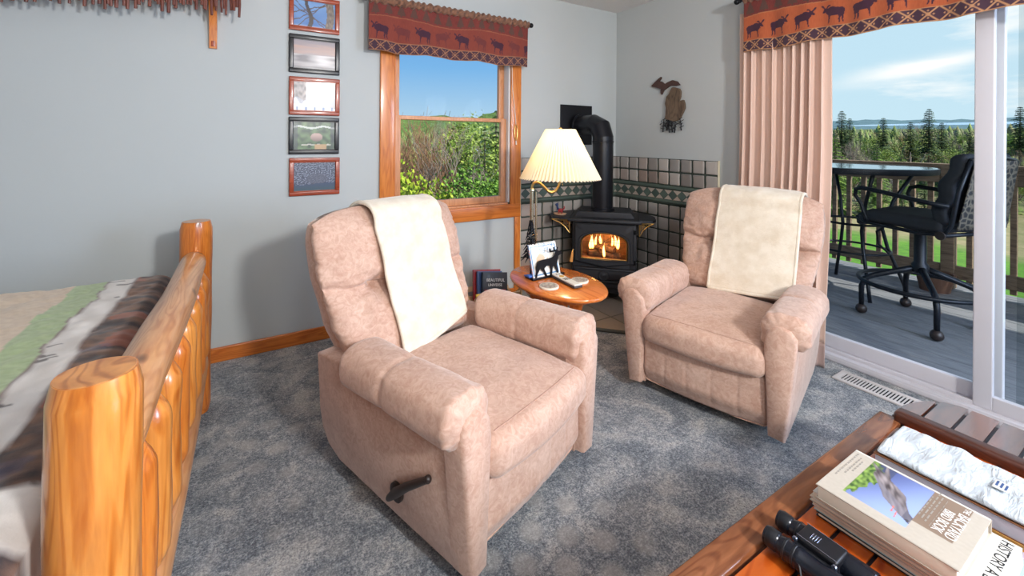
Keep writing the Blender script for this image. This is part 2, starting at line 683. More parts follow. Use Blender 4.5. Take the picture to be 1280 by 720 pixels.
    t.l(co, ln.inputs[0])
    ad = t.n('ShaderNodeMath', operation='ADD')
    t.l(ln.outputs['Value'], ad.inputs[0])
    nm = t.n('ShaderNodeMath', operation='MULTIPLY')
    nm.inputs[1].default_value = 12.0
    t.l(t.noise(co, 0.25, 3), nm.inputs[0])
    t.l(nm.outputs[0], ad.inputs[1])
    mr = t.n('ShaderNodeMapRange')
    mr.inputs['From Min'].default_value = 23.0
    mr.inputs['From Max'].default_value = 27.0
    t.l(ad.outputs[0], mr.inputs['Value'])
    c1 = t.mix(mr.outputs[0], g, mdw)
    mr2 = t.n('ShaderNodeMapRange')
    mr2.inputs['From Min'].default_value = 44.0
    mr2.inputs['From Max'].default_value = 56.0
    t.l(ad.outputs[0], mr2.inputs['Value'])
    c2 = t.mix(mr2.outputs[0], c1, t.ramp(t.noise(co, 0.6, 6, 0.7), [(0.3, S(48, 66, 30)), (0.7, S(104, 116, 60))]))
    t.set(Base_Color=c2, Roughness=0.95)
    M['lawn'] = t.m
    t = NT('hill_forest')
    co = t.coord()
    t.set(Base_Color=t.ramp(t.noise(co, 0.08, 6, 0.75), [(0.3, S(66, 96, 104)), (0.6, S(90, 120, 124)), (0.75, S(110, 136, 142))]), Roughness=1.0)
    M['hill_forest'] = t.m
    t = NT('ridge_forest')
    co = t.coord()
    t.set(Base_Color=t.ramp(t.noise(co, 0.35, 6, 0.75), [(0.3, S(44, 72, 26)), (0.55, S(92, 122, 50)), (0.75, S(132, 150, 84))]), Roughness=1.0)
    t.set(Normal=t.bump(t.noise(co, 0.8, 4), 1.0, 1.5))
    M['ridge_forest'] = t.m
    plain('lake_water', S(150, 182, 205), 0.2)
    plain('tree_bark', S(112, 98, 84), 0.9, 0, 0.2, 6)
    plain('dead_bark', S(138, 126, 114), 0.9, 0, 0.2, 6)
    plain('twig_brown', S(140, 104, 78), 0.9, 0, 0.25, 3)
# ------------------------------------------------------------------ room shell
XL, YB, ZC = -6.0, -5.4, 2.44
WIN = (-2.068, -1.15, 0.752, 2.06)      # window opening on the left wall: x0, x1, z0, z1
DOOR = (-3.55, -1.27, 0.0, 2.04)        # sliding door opening on the right wall: y0, y1, z0, z1

def room():
    m = MB()
    m.box(((XL + 0.0) / 2, (YB) / 2, -0.06), (-XL + 0.4, -YB + 0.4, 0.12))
    struct(m.build('floor', 'carpet'))
    m = MB()
    m.box((XL / 2, YB / 2, ZC + 0.05), (-XL + 0.4, -YB + 0.4, 0.1))
    struct(m.build('ceiling', 'ceiling_paint'))
    m = MB()
    x0, x1, z0, z1 = WIN
    T = 0.16
    def wx(a, b, c, d):
        m.box(((a + b) / 2, T / 2, (c + d) / 2), (b - a, T, d - c))
    wx(XL, x0, 0, ZC); wx(x1, 0.16, 0, ZC); wx(x0, x1, 0, z0); wx(x0, x1, z1, ZC)
    struct(m.build('wall_left', 'wall_paint'))
    m = MB()
    y0, y1, z0, z1 = DOOR
    def wy(a, b, c, d):
        m.box((T / 2, (a + b) / 2, (c + d) / 2), (T, b - a, d - c))
    wy(YB, -5.15, 0, ZC); wy(-5.15, -3.85, 0, 0.70); wy(-5.15, -3.85, 2.10, ZC); wy(-3.85, y0, 0, ZC); wy(y1, 0, 0, ZC); wy(y0, y1, z1, ZC)
    struct(m.build('wall_right', 'wall_paint'))
    m = MB()
    m.box((XL - 0.06, YB / 2, ZC / 2), (0.12, -YB, ZC))
    struct(m.build('wall_back', 'wall_paint'))
    m = MB()
    m.box((XL / 2, YB - 0.06, ZC / 2), (-XL, 0.12, ZC))
    struct(m.build('wall_front', 'wall_paint'))
    # unseen window added on the door wall, an opening for the side light
    m = MB()
    for (yc, zc, sy, sz) in ((-4.5, .70, 1.5, .09), (-4.5, 2.10, 1.5, .09), (-5.15, 1.4, .09, 1.4), (-3.85, 1.4, .09, 1.4), (-4.5, 1.4, .05, 1.4)):
        m.box((-0.010, yc, zc), (.022, sy, sz), .004)
    w2 = struct(m.build('added_window', 'trim_pine'))
    m = MB(); m.box((.08, -4.5, 1.4), (.005, 1.3, 1.4)); m.build('pane', 'window_glass', w2)
    # baseboard along the left wall
    m = MB()
    m.box(((XL - 1.106) / 2, -0.008, 0.041), (-1.106 - XL, 0.016, 0.082), 0.006)
    struct(m.build('baseboard_left', 'trim_pine_x'))
    m = MB()
    m.box((-1.08, -0.010, 0.325), (0.052, 0.020, 0.65), 0.005)
    struct(m.build('trim_1', 'trim_pine'))
    # window
    w = MB()
    w.box((-2.117, -0.011, 1.40), (0.098, 0.022, 1.50), 0.006)
    win = struct(w.build('window_1', 'trim_pine'))
    w = MB(); w.box((-1.103, -0.011, 1.40), (0.094, 0.022, 1.50), 0.006); w.build('casing', 'trim_pine', win)
    w = MB(); w.box((-1.6115, -0.0125, 0.70), (1.111, 0.025, 0.106), 0.006); w.build('casing', 'trim_pine_x', win)
    w = MB(); w.box((-1.6115, -0.011, 2.11), (1.111, 0.022, 0.098), 0.006); w.build('casing', 'trim_pine_x', win)
    # jamb liners
    w = MB()
    w.box((x0w(0) + 0.006, 0.055, 1.406), (0.012, 0.11, 1.308))
    w.build('jamb', 'trim_pine', win)
    w = MB(); w.box((WIN[1] - 0.006, 0.055, 1.406), (0.012, 0.11, 1.308)); w.build('jamb', 'vinyl_white', win)
    w = MB(); w.box(((WIN[0] + WIN[1]) / 2, 0.055, WIN[2] + 0.006), (WIN[1] - WIN[0], 0.11, 0.012)); w.build('window_sill', 'sash_wood', win)
    # lower sash (nearer), upper sash (further)
    def sash(za, zb, yc, fr, bot):
        xa, xb = WIN[0] + 0.012, WIN[1] - 0.012
        s = MB()
        for xx in (xa + fr / 2, xb - fr / 2):
            s.box((xx, yc, (za + zb) / 2), (fr, 0.034, zb - za), 0.004)
        s.box(((xa + xb) / 2, yc, za + bot / 2), (xb - xa - 2 * fr + 0.002, 0.032, bot), 0.003)
        s.box(((xa + xb) / 2, yc, zb - 0.014), (xb - xa - 2 * fr + 0.002, 0.032, 0.028), 0.003)
        o = s.build('sash', 'sash_wood', win)
        g = MB()
        g.box(((xa + xb) / 2, yc + 0.004, (za + zb) / 2), (xb - xa - 2 * fr, 0.005, zb - za - 0.02))
        g.build('pane', 'window_glass', o)
    sash(WIN[2] + 0.012, 1.424, 0.052, 0.046, 0.05)
    sash(1.396, WIN[3] - 0.01, 0.092, 0.046, 0.03)

def x0w(i):
    return WIN[i]

def sliding_door():
    y0, y1, z0, z1 = DOOR
    m = MB()
    # outer frame: sill with tracks, jambs, head
    m.box((0.045, (y0 + y1) / 2, 0.018), (0.15, y1 - y0, 0.036), 0.004)
    m.box((-0.022, (y0 + y1) / 2, 0.014), (0.02, y1 - y0, 0.028), 0.005)
    m.box((0.012, (y0 + y1) / 2, 0.044), (0.012, y1 - y0, 0.02), 0.002)
    m.box((0.07, y1 - 0.025, z1 / 2), (0.14, 0.05, z1), 0.004)
    m.box((0.07, y0 + 0.025, z1 / 2), (0.14, 0.05, z1), 0.004)
    m.box((0.07, (y0 + y1) / 2, z1 - 0.025), (0.14, y1 - y0, 0.05), 0.004)
    d = struct(m.build('door_1', 'aluminium_white'))
    def panel(name, xc, ya, yb, za, zb, sw, bw):
        p = MB()
        p.box((xc, ya + sw / 2, (za + zb) / 2), (0.034, sw, zb - za), 0.005)
        p.box((xc, yb - sw / 2, (za + zb) / 2), (0.034, sw, zb - za), 0.005)
        p.box((xc, (ya + yb) / 2, za + bw / 2), (0.032, yb - ya - 2 * sw + 0.002, bw), 0.004)
        p.box((xc, (ya + yb) / 2, zb - bw / 2), (0.032, yb - ya - 2 * sw + 0.002, bw), 0.004)
        o = p.build(name, 'aluminium_white', d)
        g = MB()
        g.box((xc + 0.002, (ya + yb) / 2, (za + zb) / 2), (0.006, yb - ya - 2 * sw + 0.01, zb - za - 2 * bw + 0.01))
        g.build('pane', 'window_glass', o)
        return o
    panel('fixed_panel', 0.085, -2.40, y1 - 0.05, 0.036, 1.99, 0.055, 0.075)
    s = panel('sliding_panel', 0.020, y0 + 0.05, -2.315, 0.040, 1.99, 0.064, 0.062)
    g = MB()
    g.box((0.128, (y0 - 2.40) / 2, 1.01), (0.002, -2.40 - y0 - 0.06, 1.90))
    g.build('insect_screen', 'screen_mesh', s)

# ------------------------------------------------------------------ tiles
def stone(i, j, seed):
    a = nz(i * 3.7 + seed, j * 5.3, 1.3)
    b = nz(i * 1.9, j * 2.7 + seed, 7.7)
    c = mixc(S(118, 115, 112), S(178, 172, 166), 0.5 + 1.1 * a)
    return mixc(c, S(146, 124, 112), max(0, b) * 1.2)

def wainscot(name, L, toworld):
    """tile wainscot in wall coordinates: u along the wall from the corner, v out of the wall, z up"""
    T = 0.020
    back = MB()
    def bx(m, u0, u1, v0, v1, za, zb, r=0.0, fn=None, col=None):
        m.cur = col
        k = MB()
        k.cur = col
        k.box(((u0 + u1) / 2, (v0 + v1) / 2, (za + zb) / 2), (u1 - u0, v1 - v0, zb - za), r, None, 2, (3, 0, 3) if r > 0 and fn is not None else None, fn)
        m._add([toworld(*p) for p in k.v], k.f, k.c)
    bx(back, 0, L, 0, 0.012, 0, 1.114)
    root = struct(back.build(name, 'grout'))
    t = MB()
    pitch = 0.1077
    rows = [1.116 - 0.1085, 1.116 - 0.217] + [0.744 - 0.1075 * k for k in range(1, 8)]
    us = []
    u = L
    while u > 0.01:
        us.append((max(0.002, u - pitch + 0.011), u - 0.003))
        u -= pitch
    for j, z0 in enumerate(rows):
        for i, (a, b) in enumerate(us):
            if z0 < -0.1 or b - a < 0.01:
                continue
            za, zb = max(0.004, z0 + 0.006), z0 + 0.1025
            w = random.uniform(-0.002, 0.002)
            def dfn(x, y, z, ii=i, jj=j):
                n = nz(x * 22 + ii * 3.1, z * 22 + jj * 1.7, L) * 0.004
                return (x + n, y + nz(x * 40 + ii, z * 40, jj) * 0.002, z + nz(x * 22 - ii, z * 22, jj * 2.2) * 0.003)
            bx(t, a + 0.001, b, 0.004, T + w, za, zb, 0.0085, dfn, stone(i, j, L * 7))
    # diamond course
    bx(t, 0, L, 0.004, 0.014, 0.786, 0.862, 0.0, None, S(176, 164, 152))
    nd = int(round(L / 0.0865))
    pd = L / nd
    for k in range(nd):
        uc = L - pd * (k + 0.5)
        g = S(82, 98, 90) if k % 2 else S(70, 86, 80)
        for (hw, hz, v, col) in ((pd * 0.52, 0.041, 0.0155, S(70, 80, 74)), (pd * 0.45, 0.034, 0.018, g)):
            vs = []
            for vv in (0.008, v):
                for (du, dz) in ((-hw, 0), (0, -hz), (hw, 0), (0, hz)):
                    vs.append(toworld(max(0, min(L, uc + du)), vv, 0.824 + dz))
            t._add(vs, [(0, 1, 2, 3), (7, 6, 5, 4), (0, 4, 5, 1), (1, 5, 6, 2), (2, 6, 7, 3), (3, 7, 4, 0)], [col] * 8)
        # upright grout joint between neighbouring diamonds
    t.build('tile_field', 'tile_stone', root, 50, True)
    mo = MB()
    for (zc, hh) in ((0.880, 0.018), (0.766, 0.018)):
        rings = []
        n = 24
        for k in range(n + 1):
            u = L * k / n
            rg = []
            for a in range(10):
                th = pi * a / 9 - pi / 2
                vv = 0.006 + 0.022 * cos(th) * (1 + 0.08 * nz(u * 30, zc * 9))
                rg.append(toworld(u, vv, zc + hh * sin(th)))
            rings.append(rg)
        mo.loft(rings, (True, True))
    mo.cur = S(78, 90, 82)
    mo.c = [S(74, 88, 80)] * len(mo.v)
    mo.build('rail_moulding', 'tile_stone', root, 50, True)
    # cream edge trim at the free end
    e = MB()
    bx(e, L - 0.001, L + 0.008, 0, T, 0, 1.118, 0.003)
    e.c = [S(206, 196, 170)] * len(e.v)
    e.build('edge_trim', 'tile_stone', root, 40, True)

def hearth():
    x0, y0 = -1.055, -1.04
    D = 1.715
    poly = [(0, 0), (x0, 0), (x0, -(D + x0)), (-(D + y0), y0), (0, y0)]
    m = MB()
    m.prism(poly, 0.008, None, (0, 0, 0.001))
    root = struct(m.build('hearth', 'grout_floor'))
    t = MB()
    p = 0.272
    def clip(pl, f):
        out = []
        for i in range(len(pl)):
            a, b = pl[i], pl[(i + 1) % len(pl)]
            fa, fb = f(a), f(b)
            if fa >= 0: out.append(a)
            if fa * fb < 0:
                s = fa / (fa - fb)
                out.append((a[0] + s * (b[0] - a[0]), a[1] + s * (b[1] - a[1])))
        return out
    for i in range(-5, 1):
        for j in range(-5, 1):
            g = 0.005
            ox, oy = 0.10, 0.13
            pl = [(i * p + ox + g, j * p + oy + g), ((i + 1) * p + ox - g, j * p + oy + g), ((i + 1) * p + ox - g, (j + 1) * p + oy - g), (i * p + ox + g, (j + 1) * p + oy - g)]
            for f in (lambda q: q[0] - x0 - 0.004, lambda q: q[1] - y0 - 0.004, lambda q: -0.002 - q[0], lambda q: -0.002 - q[1], lambda q: q[0] + q[1] + D - 0.03):
                pl = clip(pl, f)
                if len(pl) < 3: break
            if len(pl) < 3: continue
            a = nz(i * 2.3, j * 4.1, 3.0)
            t.cur = mixc(S(112, 112, 112), S(158, 146, 134), 0.5 + a * 0.9)
            t.prism(pl, 0.006, None, (0, 0, 0.007))
    t.build('floor_tiles', 'hearth_tile', root, 30, True)
    e = MB()
    e.tube([(x0, -(D + x0), 0.008), (-(D + y0), y0, 0.008)], 0.012, 8)
    e.build('edge_strip', 'grout_floor', root)

# ------------------------------------------------------------------ woven valances
MOOSE = [(.00,.60),(.02,.56),(.08,.56),(.13,.60),(.16,.58),(.15,.50),(.19,.52),(.22,.46),(.27,.42),(.28,.30),(.27,.18),(.26,.02),(.30,.02),(.33,.20),(.36,.36),(.45,.40),(.60,.38),(.68,.40),(.72,.30),(.70,.18),(.74,.02),(.78,.02),(.78,.20),(.82,.32),(.85,.22),(.84,.14),(.90,.02),(.94,.02),(.90,.16),(.93,.34),(.96,.50),(.99,.62),(.95,.70),(.88,.74),(.75,.76),(.60,.78),(.48,.84),(.40,.84),(.32,.80),(.26,.78),(.22,.76),(.28,.84),(.38,.88),(.36,.94),(.26,.92),(.20,.86),(.17,.78),(.12,.82),(.06,.92),(.0,.96),(-.06,.94),(-.03,.86),(.06,.80),(.08,.73),(.04,.68)]

def valance_color(u, z, H, W, lit, flip):
    """u metres along, z metres above the lower edge"""
    base = mixc(S(92, 34, 32), S(126, 50, 40), 0.5 + 0.5 * nz(u * 300, z * 40, 1))
    org = mixc(S(160, 76, 40), S(180, 92, 52), 0.5 + 0.5 * nz(u * 300, z * 40, 4))
    if lit < 0.5: org = mixc(S(132, 58, 42), S(150, 70, 48), 0.5 + 0.5 * nz(u * 300, z * 40, 4))  # unlit copy of the cloth: its dimmer light is put into the colours
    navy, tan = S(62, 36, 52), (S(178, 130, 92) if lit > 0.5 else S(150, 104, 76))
    bh = 0.072
    if z < bh:
        s = 0.075
        a = ((u / s) % 1.0)
        zz = z / bh
        d1 = abs(((a + zz) % 1.0) - 0.5)
        d2 = abs(((a - zz) % 1.0) - 0.5)
        if z < 0.004 or z > bh - 0.004: return tan
        if d1 < 0.06 or d2 < 0.06: return tan
        # little cross flower in each lozenge
        ca = (a + 0.5) % 1.0 - 0.5
        if abs(abs(ca) + abs(zz - 0.5)) < 0.13 and (abs(ca) < 0.05 or abs(zz - 0.5) < 0.06): return mixc(navy, tan, .7)
        cb = a - 0.5
        for (cx, cz) in ((0.0, 0.25), (0.0, 0.75), (-.25, 0.5), (.25, 0.5)):
            q = sqrt((ca - cx) ** 2 + ((zz - cz) * .9) ** 2)
            if q < 0.05: return tan
        if max(abs(ca), abs(zz - 0.5)) < 0.2 and abs(abs(ca) - abs(zz - 0.5)) < 0.05: return mixc(navy, tan, .75)
        return navy
    mz = z - bh - 0.008
    mh = 0.115
    pit = 0.145
    wob = 0.012 * sin(u * 9)
    k = math.floor(u / pit)
    a = u / pit - k
    if 0 <= mz < mh + 0.02:
        mu = (a - 0.12) / 0.76
        pale = (k % 2 == 1)
        if flip: mu = 1 - mu
        if (k * 7919) % 5 == 2: mu = 1 - mu
        if inpoly(mu * 1.0, mz / mh, MOOSE):
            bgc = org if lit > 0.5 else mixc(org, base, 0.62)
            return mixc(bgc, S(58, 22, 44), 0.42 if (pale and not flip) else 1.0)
    top = bh + mh + 0.035 + wob
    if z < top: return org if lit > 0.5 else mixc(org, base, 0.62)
    if z < top + 0.006: return mixc(org, tan, 0.4)
    # row of dusky pines on the red ground
    tz = (z - top - 0.012) / 0.085
    if 0 < tz < 1:
        kk = math.floor(u / 0.085)
        ta = abs(u / 0.085 - kk - 0.5)
        zig = 0.06 * (1 - (tz * 4) % 1.0)
        if ta < 0.34 * (1 - tz) + zig and tz > 0.1 or (ta < 0.05 and tz < 0.12):
            return mixc(S(72, 58, 50), base, 0.25)
    return base

def valance(name, label, P0, ax, out, W, z0, z1, nu, nv, lit, flip, rod_ends):
    """P0 lower left corner (seen from the room); ax unit vector along, out unit vector into the room"""
    root = thing(name, label, 'valance', (P0[0], P0[1], 0))
    ax = Vector(ax); out = Vector(out)
    H = z1 - z0
    def fold(u, v):
        s = 0.35 + 0.65 * (1 - v)
        return (0.010 * sin(u * 2 * pi / 0.31 + 1.3 * sin(u * 5)) + 0.006 * sin(u * 2 * pi / 0.13 + 2)) * s
    def fn(a, b):
        u = a * W
        dz = 0.006 * sin(u * 2 * pi / 0.37 + .6) * (1 - b)
        p = ax * u + out * fold(u, b)
        return (p.x, p.y, z0 + b * H + dz)
    m = MB()
    m.grid(nu, nv, fn, lambda a, b: valance_color(a * W, b * H, H, W, lit, flip))
    o = m.build('skirt', 'painted_cloth', root, 180, True)
    mod_solid(o, 0.004, 0)
    # ruffled rod pocket along the top
    r = MB()
    rings = []
    n = int(W / 0.008)
    r.c = []
    for i in range(n + 1):
        u = W * i / n
        rr = 0.021 + 0.005 * sin(u * 2 * pi / 0.045 + 3 * nz(u * 9)) + 0.004 * nz(u * 40)
        rings.append([tuple(ax * u + out * (0.004 + rr * 0.9 * cos(t)) + Vector((0, 0, z1 + 0.020 + rr * 1.25 * sin(t)))) for t in [2 * pi * k / 12 for k in range(12)]])
    r.loft(rings)
    r.c = []
    for i in range(n + 1):
        for k in range(12):
            u = W * i / n
            q = nz(u * 55, k * 0.9)
            r.c.append(mixc(S(70, 50, 44), S(150, 104, 78), 0.5 + q))
    r.build('rod_pocket', 'painted_cloth', root, 180, True)
    rod = MB()
    a0, a1 = rod_ends
    rod.tube([tuple(ax * a0 + Vector((0, 0, z1 + 0.02))), tuple(ax * a1 + Vector((0, 0, z1 + 0.02)))], 0.009, 12)
    ro = rod.build('curtain_rod', 'black_metal', root)
    for a in (a0, a1):
        f = MB()
        p = ax * a + Vector((0, 0, z1 + 0.02))
        f.ball(tuple(p), 0.019, 14, 10)
        f.ball(tuple(p - ax * (0.02 if a > 0.5 else -0.02)), 0.013, 12, 6)
        f.build('finial', 'black_metal', root)
    for a in (a0 + 0.07, a1 - 0.07):
        b = MB()
        p = ax * a + Vector((0, 0, z1 + 0.02))
        b.tube([tuple(p), tuple(p - out * 0.085)], 0.006, 8)
        b.build('rod_bracket', 'black_metal', root)
    return root

def curtain():
    root = thing('curtain', 'pale pink pleated floor-length curtain gathered left of the sliding glass door', 'curtain', (0, 0, 0))
    ya, yb = -1.245, -1.765
    def fn(a, b):
        y = ya + (yb - ya) * a
        x = -0.085 - 0.012 * b - 0.09 * sstep(0.35, 1.0, b) * (0.4 + 0.6 * a)
        ph = a * 2 * pi * 9.2 + 1.1 * sin(a * 9) + 0.35 * sin(b * 2.5 + a * 7)
        amp = 0.033 * (0.75 + 0.35 * b) * (0.8 + 0.5 * nz(a * 5, 3))
        if a > 0.90:
            amp *= max(0.15, 1 - (a - 0.90) / 0.08)
        s = sin(ph)
        x += amp * (s + 0.25 * sin(2 * ph + 0.6))
        y += 0.014 * cos(ph) + 0.006 * nz(a * 14, b * 2)
        y -= 0.02 * b * sstep(0.8, 1, a)
        z = 2.12 * (1 - b) + 0.012 * b
        return (x, y, z)
    m = MB()
    m.grid(220, 60, lambda a, b: fn(a, b * 0.94))
    o = m.build('curtain_panel', 'curtain_cloth', root, 180)
    mod_solid(o, 0.003, 0)
    m = MB()
    m.grid(220, 6, lambda a, b: fn(a, 0.937 + b * 0.063))
    o = m.build('hem', 'hem_cloth', root, 180)
    mod_solid(o, 0.004, 0)

# ------------------------------------------------------------------ framed photographs
def pic_branches(u, v):
    sky = mixc(S(74, 118, 180), S(140, 178, 220), v * .6 + .2 * nz(u * 3, v * 3))
    d = abs(u - .36 - .06 * sin(v * 5)) 
    if d < .035 + .02 * (1 - v): return S(70, 62, 62)
    if abs(u - .82 - .05 * sin(v * 3)) < .09: return mixc(S(96, 88, 84), S(140, 126, 112), .5 + nz(u * 30, v * 8))
    for k, (a, b) in enumerate(((.9, .2), (-.8, .75), (.5, .5), (-1.3, 1.0), (1.4, -.1))):
        if abs(v - (a * u + b) - .05 * nz(u * 9, k)) < .018: return S(92, 78, 70)
    if v < .12: return mixc(S(190, 200, 214), sky, v / .12)
    return sky

def pic_sunset(u, v):
    c = mixc(S(150, 140, 146), S(196, 152, 130), sstep(.4, .8, v + .12 * nz(u * 3, v * 10)))
    c = mixc(c, S(120, 124, 140), sstep(.55, .9, v + .1 * nz(u * 2, v * 14, 2)) * .8)
    if v < .5: c = mixc(S(210, 206, 206), S(110, 104, 110), .5 + .9 * nz(u * 2.2, v * 9, 5))
    if v < .12: c = mixc(c, S(80, 76, 80), .6)
    return c

def pic_snow(u, v):
    c = mixc(S(222, 224, 230), S(255, 255, 255), v)
    if u < .3 and v > .35 + .2 * nz(u * 8): c = mixc(S(90, 84, 86), S(170, 160, 158), .5 + nz(u * 16, v * 8))
    if u > .86: c = mixc(c, S(150, 146, 148), .7)
    if .25 < v < .42 + .1 * nz(u * 6): c = mixc(c, S(170, 180, 200), .5)
    if v < .25 - .14 * u: c = S(232, 238, 248)
    if v < .16 and abs((u * 5) % 1 - .5) < .12: c = S(110, 130, 170)
    return c

def pic_garden(u, v):
    c = mixc(S(28, 58, 40), S(96, 126, 84), .5 + .9 * nz(u * 9, v * 7, 2))
    if abs(v - .78 - .03 * sin(u * 11)) < .03: c = mixc(c, S(214, 220, 214), .8)
    if abs(v - .2 - .02 * nz(u * 9)) < .02 and .2 < u < .9: c = mixc(c, S(210, 206, 196), .8)
    if (u - .55) ** 2 + (v - .45) ** 2 < .02: c = mixc(S(80, 66, 66), S(190, 160, 150), sstep(.2, .6, v))
    if .5 < u < .78 and v < .22: c = S(182, 150, 110)
    if u < .12 or u > .88: c = mixc(c, S(38, 46, 66), .6)
    return c

def pic_water(u, v):
    c = mixc(S(70, 76, 94), S(150, 160, 180), sstep(.48, .75, .5 + .7 * nz(u * 34, v * 40)))
    if (u - .55) ** 2 / .06 + (v - .42) ** 2 / .03 < 1: c = mixc(c, S(96, 100, 116), .7)
    if v < .22 + .08 * u: c = mixc(S(66, 92, 100), S(70, 84, 110), v * 4)
    return c

def framed_photos():
    spec = [('frame_red', (-2.709, -2.423, 1.915, 2.132), pic_branches, 'red wood framed photo of bare branches on blue sky, topmost of the column'),
            ('frame_black', (-2.708, -2.421, 1.659, 1.892), pic_sunset, 'black framed photo of a pink sunset over pale water, second from the top'),
            ('frame_red', (-2.706, -2.419, 1.402, 1.634), pic_snow, 'red wood framed photo of a bright snowy scene, middle of the column'),
            ('frame_black', (-2.706, -2.421, 1.162, 1.389), pic_garden, 'black framed photo of a dark green garden, second from the bottom'),
            ('frame_red', (-2.702, -2.416, 0.908, 1.140), pic_water, 'red wood framed photo of grey rippled water, lowest of the column')]
    for fm, (xa, xb, za, zb), fn, lab in spec:
        cx, cz = (xa + xb) / 2, (za + zb) / 2
        root = thing('framed_photo', lab, 'picture', (cx, -0.002, za), 0, 'framed photographs on the left wall')
        w, h = xb - xa, zb - za
        b = 0.026
        m = MB()
        for (lx, lz, sx, sz) in ((0, b / 2, w, b), (0, h - b / 2, w, b), (-w / 2 + b / 2, h / 2, b, h - 2 * b + .004), (w / 2 - b / 2, h / 2, b, h - 2 * b + .004)):
            m.box((lx, -0.010, lz), (sx, 0.020, sz), 0.005)
        i = 0.006
        m.box((0, -0.011, b + 0.001), (w - 2 * b + .004, 0.012, i)); m.box((0, -0.011, h - b - .001), (w - 2 * b + .004, 0.012, i))
        m.build('frame', fm, root)
        p = MB()
        p.grid(72, 54, lambda u, v: (-w / 2 + b * .8 + u * (w - 1.6 * b), -0.008, b * .8 + v * (h - 1.6 * b)), fn)
        p.build('photo_print', 'print_gloss', root, 180, True)
        k = MB()
        k.box((0, -0.002, h / 2), (w - .01, 0.004, h - .01))
        k.build('backing', 'frame_black', root)

# ------------------------------------------------------------------ twig shelf
def twig_shelf():
    root = thing('twig_fringed_shelf', 'wall shelf with hanging fringe of reddish twigs, high on the left wall', 'shelf', (-2.95, 0, 2.0))
    L = 1.35
    m = MB()
    m.box((-L / 2 + 0.0, -0.085, 0.115), (L, 0.17, 0.024), 0.004)
    m.build('shelf_board', 'log_orange', root)
    m = MB()
    m.tube([(-L + 0.02, -0.105, 0.045), (-0.03, -0.105, 0.045)], 0.022, 12)
    m.build('support_log', 'log_orange', root)
    rnd = random.Random(3)
    n = 94
    for i in range(n):
        x = -0.006 - (L - 0.012) * i / (n - 1)
        ln = rnd.uniform(0.135, 0.205) + 0.115 * i / (n - 1)
        if i == 0: ln = 0.205
        r = rnd.uniform(0.0055, 0.0085)
        t = MB()
        dx, dy = rnd.uniform(-.006, .006), rnd.uniform(-.006, .006)
        zt = 0.122
        y = -0.146 + rnd.uniform(-.008, .006)
        pts = [(x + dx * k / 3 + rnd.uniform(-.0015, .0015), y + dy * k / 3, zt - ln * k / 3) for k in range(4)]
        t.tube(pts, [r, r * 1.05, r, r * .9], 7)
        t.build('twig', 'twig_bark', root)
    for bx in (-0.132, -1.12):
        b = MB()
        prof = [(0, .105), (-.16, .105), (-.16, .075), (-.12, .055), (-.075, -.02), (-.045, -.09), (-.030, -.15), (-.022, -.245), (0, -.245)]
        b.prism(prof, 0.036, Matrix(((0, 0, 1), (1, 0, 0), (0, 1, 0))), (bx - .018, 0, 0))
        o = b.build('bracket', 'trim_pine', root)
        b = MB()
        b.box((bx, -0.0235, -0.155), (0.020, 0.004, 0.16), 0.002)
        b.build('inlay', 'frame_red', o)

# ------------------------------------------------------------------ wall plaque
def plaque():
    root = thing('wall_plaque', 'carved brown wood and dark metal plaque in two pieces beside the corner', 'wall art', (0, -0.59, 1.32))
    def cv(pts):
        out = []
        for (a, b) in pts:
            px, py = 800 + a / 7.2, 80 + b / 7.2
            y = -0.418 - (px - 815) * 0.00786
            z = 1.785 - (py - 96) * 0.00659
            out.append((y + 0.59, z - 1.32))
        return out
    MY = Matrix(((0, 0, -1), (1, 0, 0), (0, 1, 0)))
    up = cv([(115,185),(140,165),(180,130),(205,115),(207,128),(185,155),(205,155),(240,185),(270,170),(310,158),(350,175),(372,208),(335,212),(290,205),(255,225),(230,240),(212,275),(203,255),(205,225),(160,205),(125,195)])
    lp = cv([(325,222),(370,240),(382,265),(380,310),(362,358),(385,345),(405,340),(415,370),(418,410),(400,450),(385,480),(365,510),(330,520),(250,495),(255,460),(258,400),(250,360),(262,300),(285,275),(295,250),(310,225)])
    m = MB(); m.prism(up, 0.016, MY, (-0.004, 0, 0)); m.build('upper_piece', 'rust_brown', root)
    m = MB(); m.prism(lp, 0.022, MY, (-0.004, 0, 0)); m.build('carved_piece', 'drift_brown', root)
    t = MB()
    rnd = random.Random(5)
    for bx, by in ((230, 612), (262, 600), (285, 618), (312, 615), (335, 620), (390, 600)):
        p0 = cv([(bx, by)])[0]; p1 = cv([(bx + rnd.uniform(-10, 22), 500)])[0]
        pts = [(-0.018, p0[0] + (p1[0] - p0[0]) * k / 4 + rnd.uniform(-.004, .004), p0[1] + (p1[1] - p0[1]) * k / 4) for k in range(5)]
        t.tube(pts, [.006, .005, .005, .004, .003], 6)
        for k in range(1, 5):
            for s in (-1, 1):
                q = pts[k]
                t.tube([q, (q[0], q[1] + s * rnd.uniform(.012, .03), q[2] + rnd.uniform(-.012, .02))], [.0035, .002], 5)
    for k in range(26):
        a, b = rnd.uniform(212, 412), rnd.uniform(505, 560)
        c0 = cv([(a, b)])[0]; c1 = cv([(a + rnd.uniform(-26, 26), b + rnd.uniform(-8, 20))])[0]
        t.tube([(-0.02, c0[0], c0[1]), (-0.02, c1[0], c1[1])], [.0045, .003], 5)
    t.build('metal_trees', 'black_metal', root)

